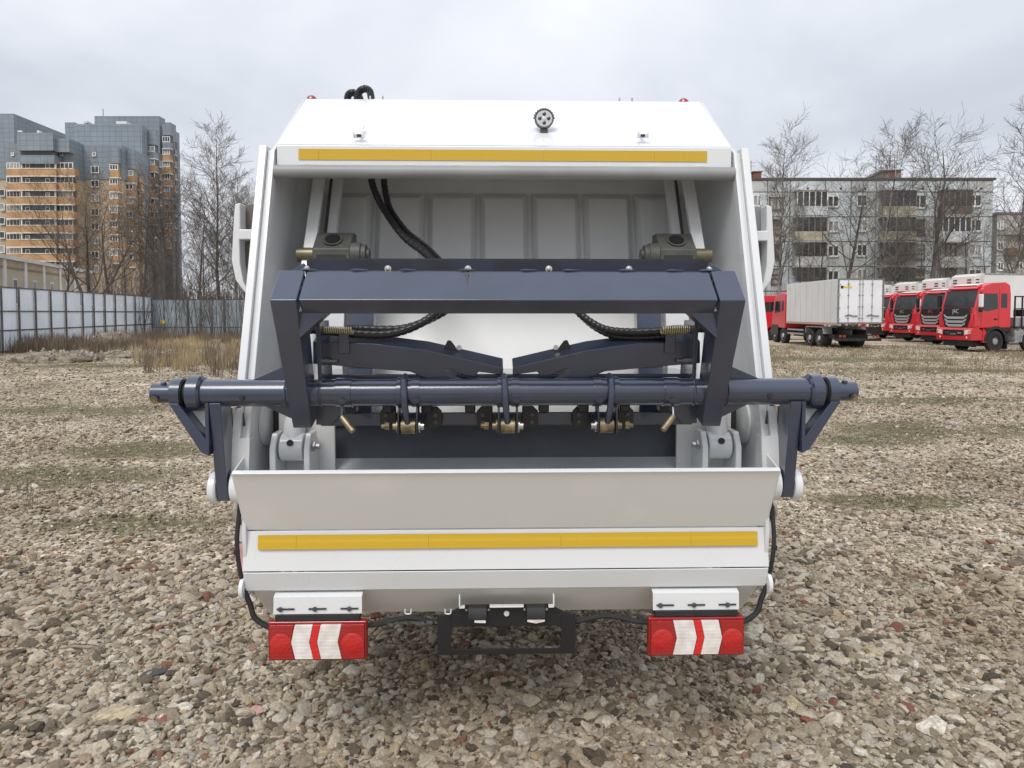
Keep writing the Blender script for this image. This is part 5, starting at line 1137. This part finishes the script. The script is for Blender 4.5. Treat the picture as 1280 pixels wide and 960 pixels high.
def fridge_body(t):
    fb = MB().box(2.75, 9.2, -1.27, 1.27, 1.22, 3.95).build('box_body', wbm, t, .02)
    MB().box(2.74, 9.22, -1.285, -1.272, 3.86, 3.955).build('box_trim', M['rim'], fb)
    un = MB().prism([(2.25, 3.30), (2.30, 3.82), (2.46, 3.88), (2.745, 3.88), (2.745, 3.2)], 'y', -1.0, 1.0).build('cooling_unit', mat('off_white_plastic', (.70, .68, .63), .5), t, .03)
    for y in (-.72, .48):
        for z in (3.42, 3.58): MB().box(2.235, 2.262, y, y + .32, z, z + .06).build('vent_slot', M['dark'], un)
    for z in (3.42, 3.58): MB().box(2.35, 2.62, -1.012, -1.0025, z, z + .06).build('vent_slot', M['dark'], un)
spotsT = [((21.7, 35.2), 'nearest red truck, bare chassis with black frame behind its cab, at the right edge'), ((24.6, 42.3), 'second red truck, its face showing left of the nearest cab'),
          ((25.8, 47.6), 'third red truck with a white cooled body, left of the second'), ((27.1, 53.5), 'red truck squeezed against the white box truck doors'), ((28.3, 59.5), 'farthest red truck, only its white cooling unit showing over the box truck')]
t0 = tractor(spotsT[0][1], (0, 0, 0), R(11))
km = {}
for c in bpy.data.objects:
    if c.parent: km.setdefault(c.parent.name, []).append(c)
tc1 = copy_tree(t0, km=km); fridge_body(tc1)
km = {}
for c in bpy.data.objects:
    if c.parent: km.setdefault(c.parent.name, []).append(c)
allt = [t0, tc1] + [copy_tree(tc1, km=km) for _ in range(3)]
for t, ((x, y), lb) in zip(allt, spotsT): t['label'] = lb; t.location = (x, y, 0); t.scale = (.92, .86, 1.06)
# chassis fittings behind the first cab: black frame, grey box, tank, curved fender
rk = MB()
for x in (2.5, 2.95, 3.75):
    rk.box(x, x + .06, -1.2, -1.14, 1.1, 2.55 if x < 3.5 else 2.2)
rk.box(2.5, 3.5, -1.2, -1.14, 2.5, 2.56); rk.prism([(3.45, 2.56), (3.52, 2.56), (3.81, 2.2), (3.75, 2.2)], 'y', -1.2, -1.14); rk.box(2.5, 3.8, -1.2, -1.14, 1.95, 2.0); rk.box(2.5, 3.8, -1.2, -1.14, 1.1, 1.15)
rk.build('equipment_frame', M['black'], t0)
MB().box(2.98, 3.72, -1.12, -.6, 1.62, 1.94).build('battery_cover', M['black'], t0, .01); MB().box(2.6, 3.72, -1.10, -.6, 1.18, 1.58).build('storage_box', mat('mauve_grey_box', (.28, .26, .28), .5), t0, .01)
MB().lathe((2.6, -.95, .86), (1, 0, 0), [(0, .16), (.02, .2), (.40, .2), (.42, .16)], 20).build('air_tank', M['rim'], t0, smooth=True)
arc = [(3.55 + .66 * math.cos(a), .50 + .60 * math.sin(a)) for a in [math.pi * k / 12 for k in range(13)]]; arc2 = [(3.55 + .61 * math.cos(a), .50 + .55 * math.sin(a)) for a in [math.pi * k / 12 for k in range(12, -1, -1)]]
MB().prism(arc + arc2, 'y', -1.25, -.9).build('rear_fender', M['rim'], t0, .005)
MB().prism([(2.6, .45), (3.1, .45), (3.1, 1.0), (2.9, 1.12), (2.6, .7)], 'y', -1.15, -.6).build('battery_box', M['rim'], t0, .01)
# ---- box truck showing its rear doors
bt = thing('box_truck', 'white box truck with closed rear doors and red cab, parked left of the red row', 'truck', (0, 0, 0))
x0 = at(1047, 391, 37.5).x; x1 = at(1104.5, 391, 37.5).x; Y0 = 37.5; zt, zb = at(1075, 348, Y0).z, at(1075, 405, Y0).z; bt.location = (x0, Y0, 0); WB = x1 - x0; LB = 7.0
MB().box(0, WB, .06, LB, zb + .02, zt - .02).build('box_body', M['box_grey'], bt, .02)
MB().box(-.012, -.002, .05, LB, zb - .06, zb + .06).build('side_trim', mat('faint_orange_line', (.42, .30, .22), .6), bt)
for k in range(1, 9): MB().box(-.006, -.001, k * .8, k * .8 + .012, zb + .06, zt - .1).build('panel_seam', M['rim'], bt)
fr = MB().box(0, .07, -.02, .06, zb, zt).box(WB - .07, WB, -.02, .06, zb, zt).box(.07, WB - .07, -.02, .06, zt - .07, zt).box(.07, WB - .07, -.02, .06, zb, zb + .08); fr.build('door_frame', mat('door_frame_grey', (.17, .165, .16), .5), bt)
for k in range(2):
    a = .075 + k * (WB - .15) / 2; b = a + (WB - .15) / 2 - .012
    d = MB().box(a, b, 0, .05, zb + .085, zt - .075).build('rear_door', mat('white_door_panel', (.76, .77, .79), .4, noise_amt=.04, nscale=1) if k == 0 else bpy.data.materials['white_door_panel'], bt, .005)
    for q in (.42, .94) if k == 0 else (.08, .52):
        x = a + (b - a) * q
        MB().tube([(x, -.03, zb + .03), (x, -.03, zt - .03)], .016, 8).build('lock_bar', M['rim'], d, smooth=True)
        for z in (zb + .3, zb + .9, zb + 1.5, zt - .3): MB().box(x - .05, x + .05, -.03, -.001, z - .025, z + .025).build('bar_bracket', M['rim'], d)
    hy = zb + .42
    MB().tube([(a + .3, -.05, hy), (a + .5, -.05, hy + .06), (a + .7, -.05, hy), (a + .95, -.05, hy)], .022, 6).build('door_handle', M['black'], d)
    for z in (zb + .25, zb + .85, zb + 1.5, zt - .3): MB().box(*((-.06, .12) if k == 0 else (WB - .12, WB + .06)), -.04, -.021, z - .03, z + .03).build('hinge', M['rim'], d)
dd = [o for o in kids(bt) if o.name.startswith('rear_door')][0]
MB().box(.14, .28, -.012, -.001, zt - .52, zt - .38).build('sticker', M['black'], dd); MB().box(.30, .72, -.012, -.001, zt - .50, zt - .40).build('sticker', M['yellow_sticker'], dd)
MB().box(-.010, -.001, LB - .5, LB - .25, zt - .35, zt - .22).build('sticker', M['yellow_sticker'], bt)
for x in (.75, WB - .83): MB().box(x, x + .08, .1, 9.3, .75, 1.02).build('chassis_rail', M['chassis'], bt)
MB().box(.0, WB, .15, .25, .42, .56).build('underrun_bar', M['chassis'], bt)
for s, xw_ in ((-1, .02), (1, WB - .02)):
    for yy in (2.3, 3.55, 7.6, 9.0):
        m_ = MB(); r = .50; w_ = .32 if yy > 6 else .55
        wh = MB().lathe((xw_ - s * w_ + (0), yy, r), (s, 0, 0), [(0, r * .7), (0, r * .92), (.05, r), (w_ - .05, r), (w_, r * .92), (w_, r * .62), (w_ - .04, r * .6)], 26).build('wheel', M['tyre'], bt, smooth=True)
        MB().lathe((xw_ - s * .05, yy, r), (s, 0, 0), [(0, .31), (.02, .30), (-.06, .24), (-.03, .16), (.04, .13), (.05, .06)], 22).build('rim', mat('pale_wheel_rim', (.5, .5, .49), .45) if (s, yy) == (-1, 2.3) else bpy.data.materials['pale_wheel_rim'], wh, smooth=True)
    x_ = xw_
    MB().prism([(2.95 - 1.05, 1.10), (2.95 - 1.2, .75), (2.95 - 1.25, .75), (2.95 - 1.1, 1.14), (2.95 + 1.1, 1.14), (2.95 + 1.25, .75), (2.95 + 1.2, .75), (2.95 + 1.05, 1.10)], 'x', *sorted((x_, x_ - s * .5))).build('mudguard', M['rim'], bt)
    for x in (.15, .35): MB().box(*sorted((x_ + -s * x, x_ - s * (x + .12))), .10, .14, .62, .74).build('tail_lamp', M['lamp_red'], bt)
for z in (.62, .85): MB().box(.0, .04, 4.4, 6.8, z, z + .1).build('side_guard', M['rim'], bt)
MB().box(.3, WB - .3, 1.0, 6.5, .5, .74).build('axle_gear', M['chassis'], bt)
cb = MB().prism([(7.25, .95), (7.25, 3.05), (7.5, 3.18), (8.5, 3.14), (9.1, 2.85), (9.5, 1.9), (9.55, .6), (8.6, .6), (8.6, .95)], 'x', .02, WB - .02).build('cab', M['red'], bt, .05)
MB().prism([(7.5, 2.0), (7.5, 2.65), (7.8, 2.65), (7.8, 2.0)], 'x', .008, .018).build('cab_window', M['glass'], bt); MB().prism([(8.05, 1.95), (8.05, 2.65), (8.85, 2.65), (9.0, 1.9)], 'x', .008, .018).build('cab_window', M['glass'], bt)
MB().box(-.28, -.06, 9.0, 9.12, 2.05, 2.62).build('mirror', M['black'], bt, .02); MB().prism([(8.3, .5), (8.3, 1.0), (8.6, 1.15), (9.4, 1.15), (9.6, .9), (9.6, .5)], 'x', -.02, .3).build('fender', M['black'], bt)
# another red cab further left behind the box truck
rc = thing('red_truck', 'distant red cab just showing at the right flank of the refuse truck', 'truck', (at(945, 391, 50).x, 50, 0), 0)
MB().prism([(-.0, .6), (-.05, 1.9), (.3, 2.9), (.6, 3.1), (2.1, 3.1), (2.2, .9), (1.9, .6)], 'y', 0, 2.4).build('cab', M['red'], rc, .05); MB().prism([(.5, 1.95), (.62, 2.65), (1.4, 2.65), (1.45, 1.95)], 'y', -.012, -.002).build('window', M['glass'], rc)
MB().box(.4, 9, .5, 1.9, .6, .9).build('chassis', M['chassis'], rc)
for x in (1.2, 6.5):
    for y, s in ((.3, -1), (2.1, 1)): wheel(rc, x, y, .5, .3, s)
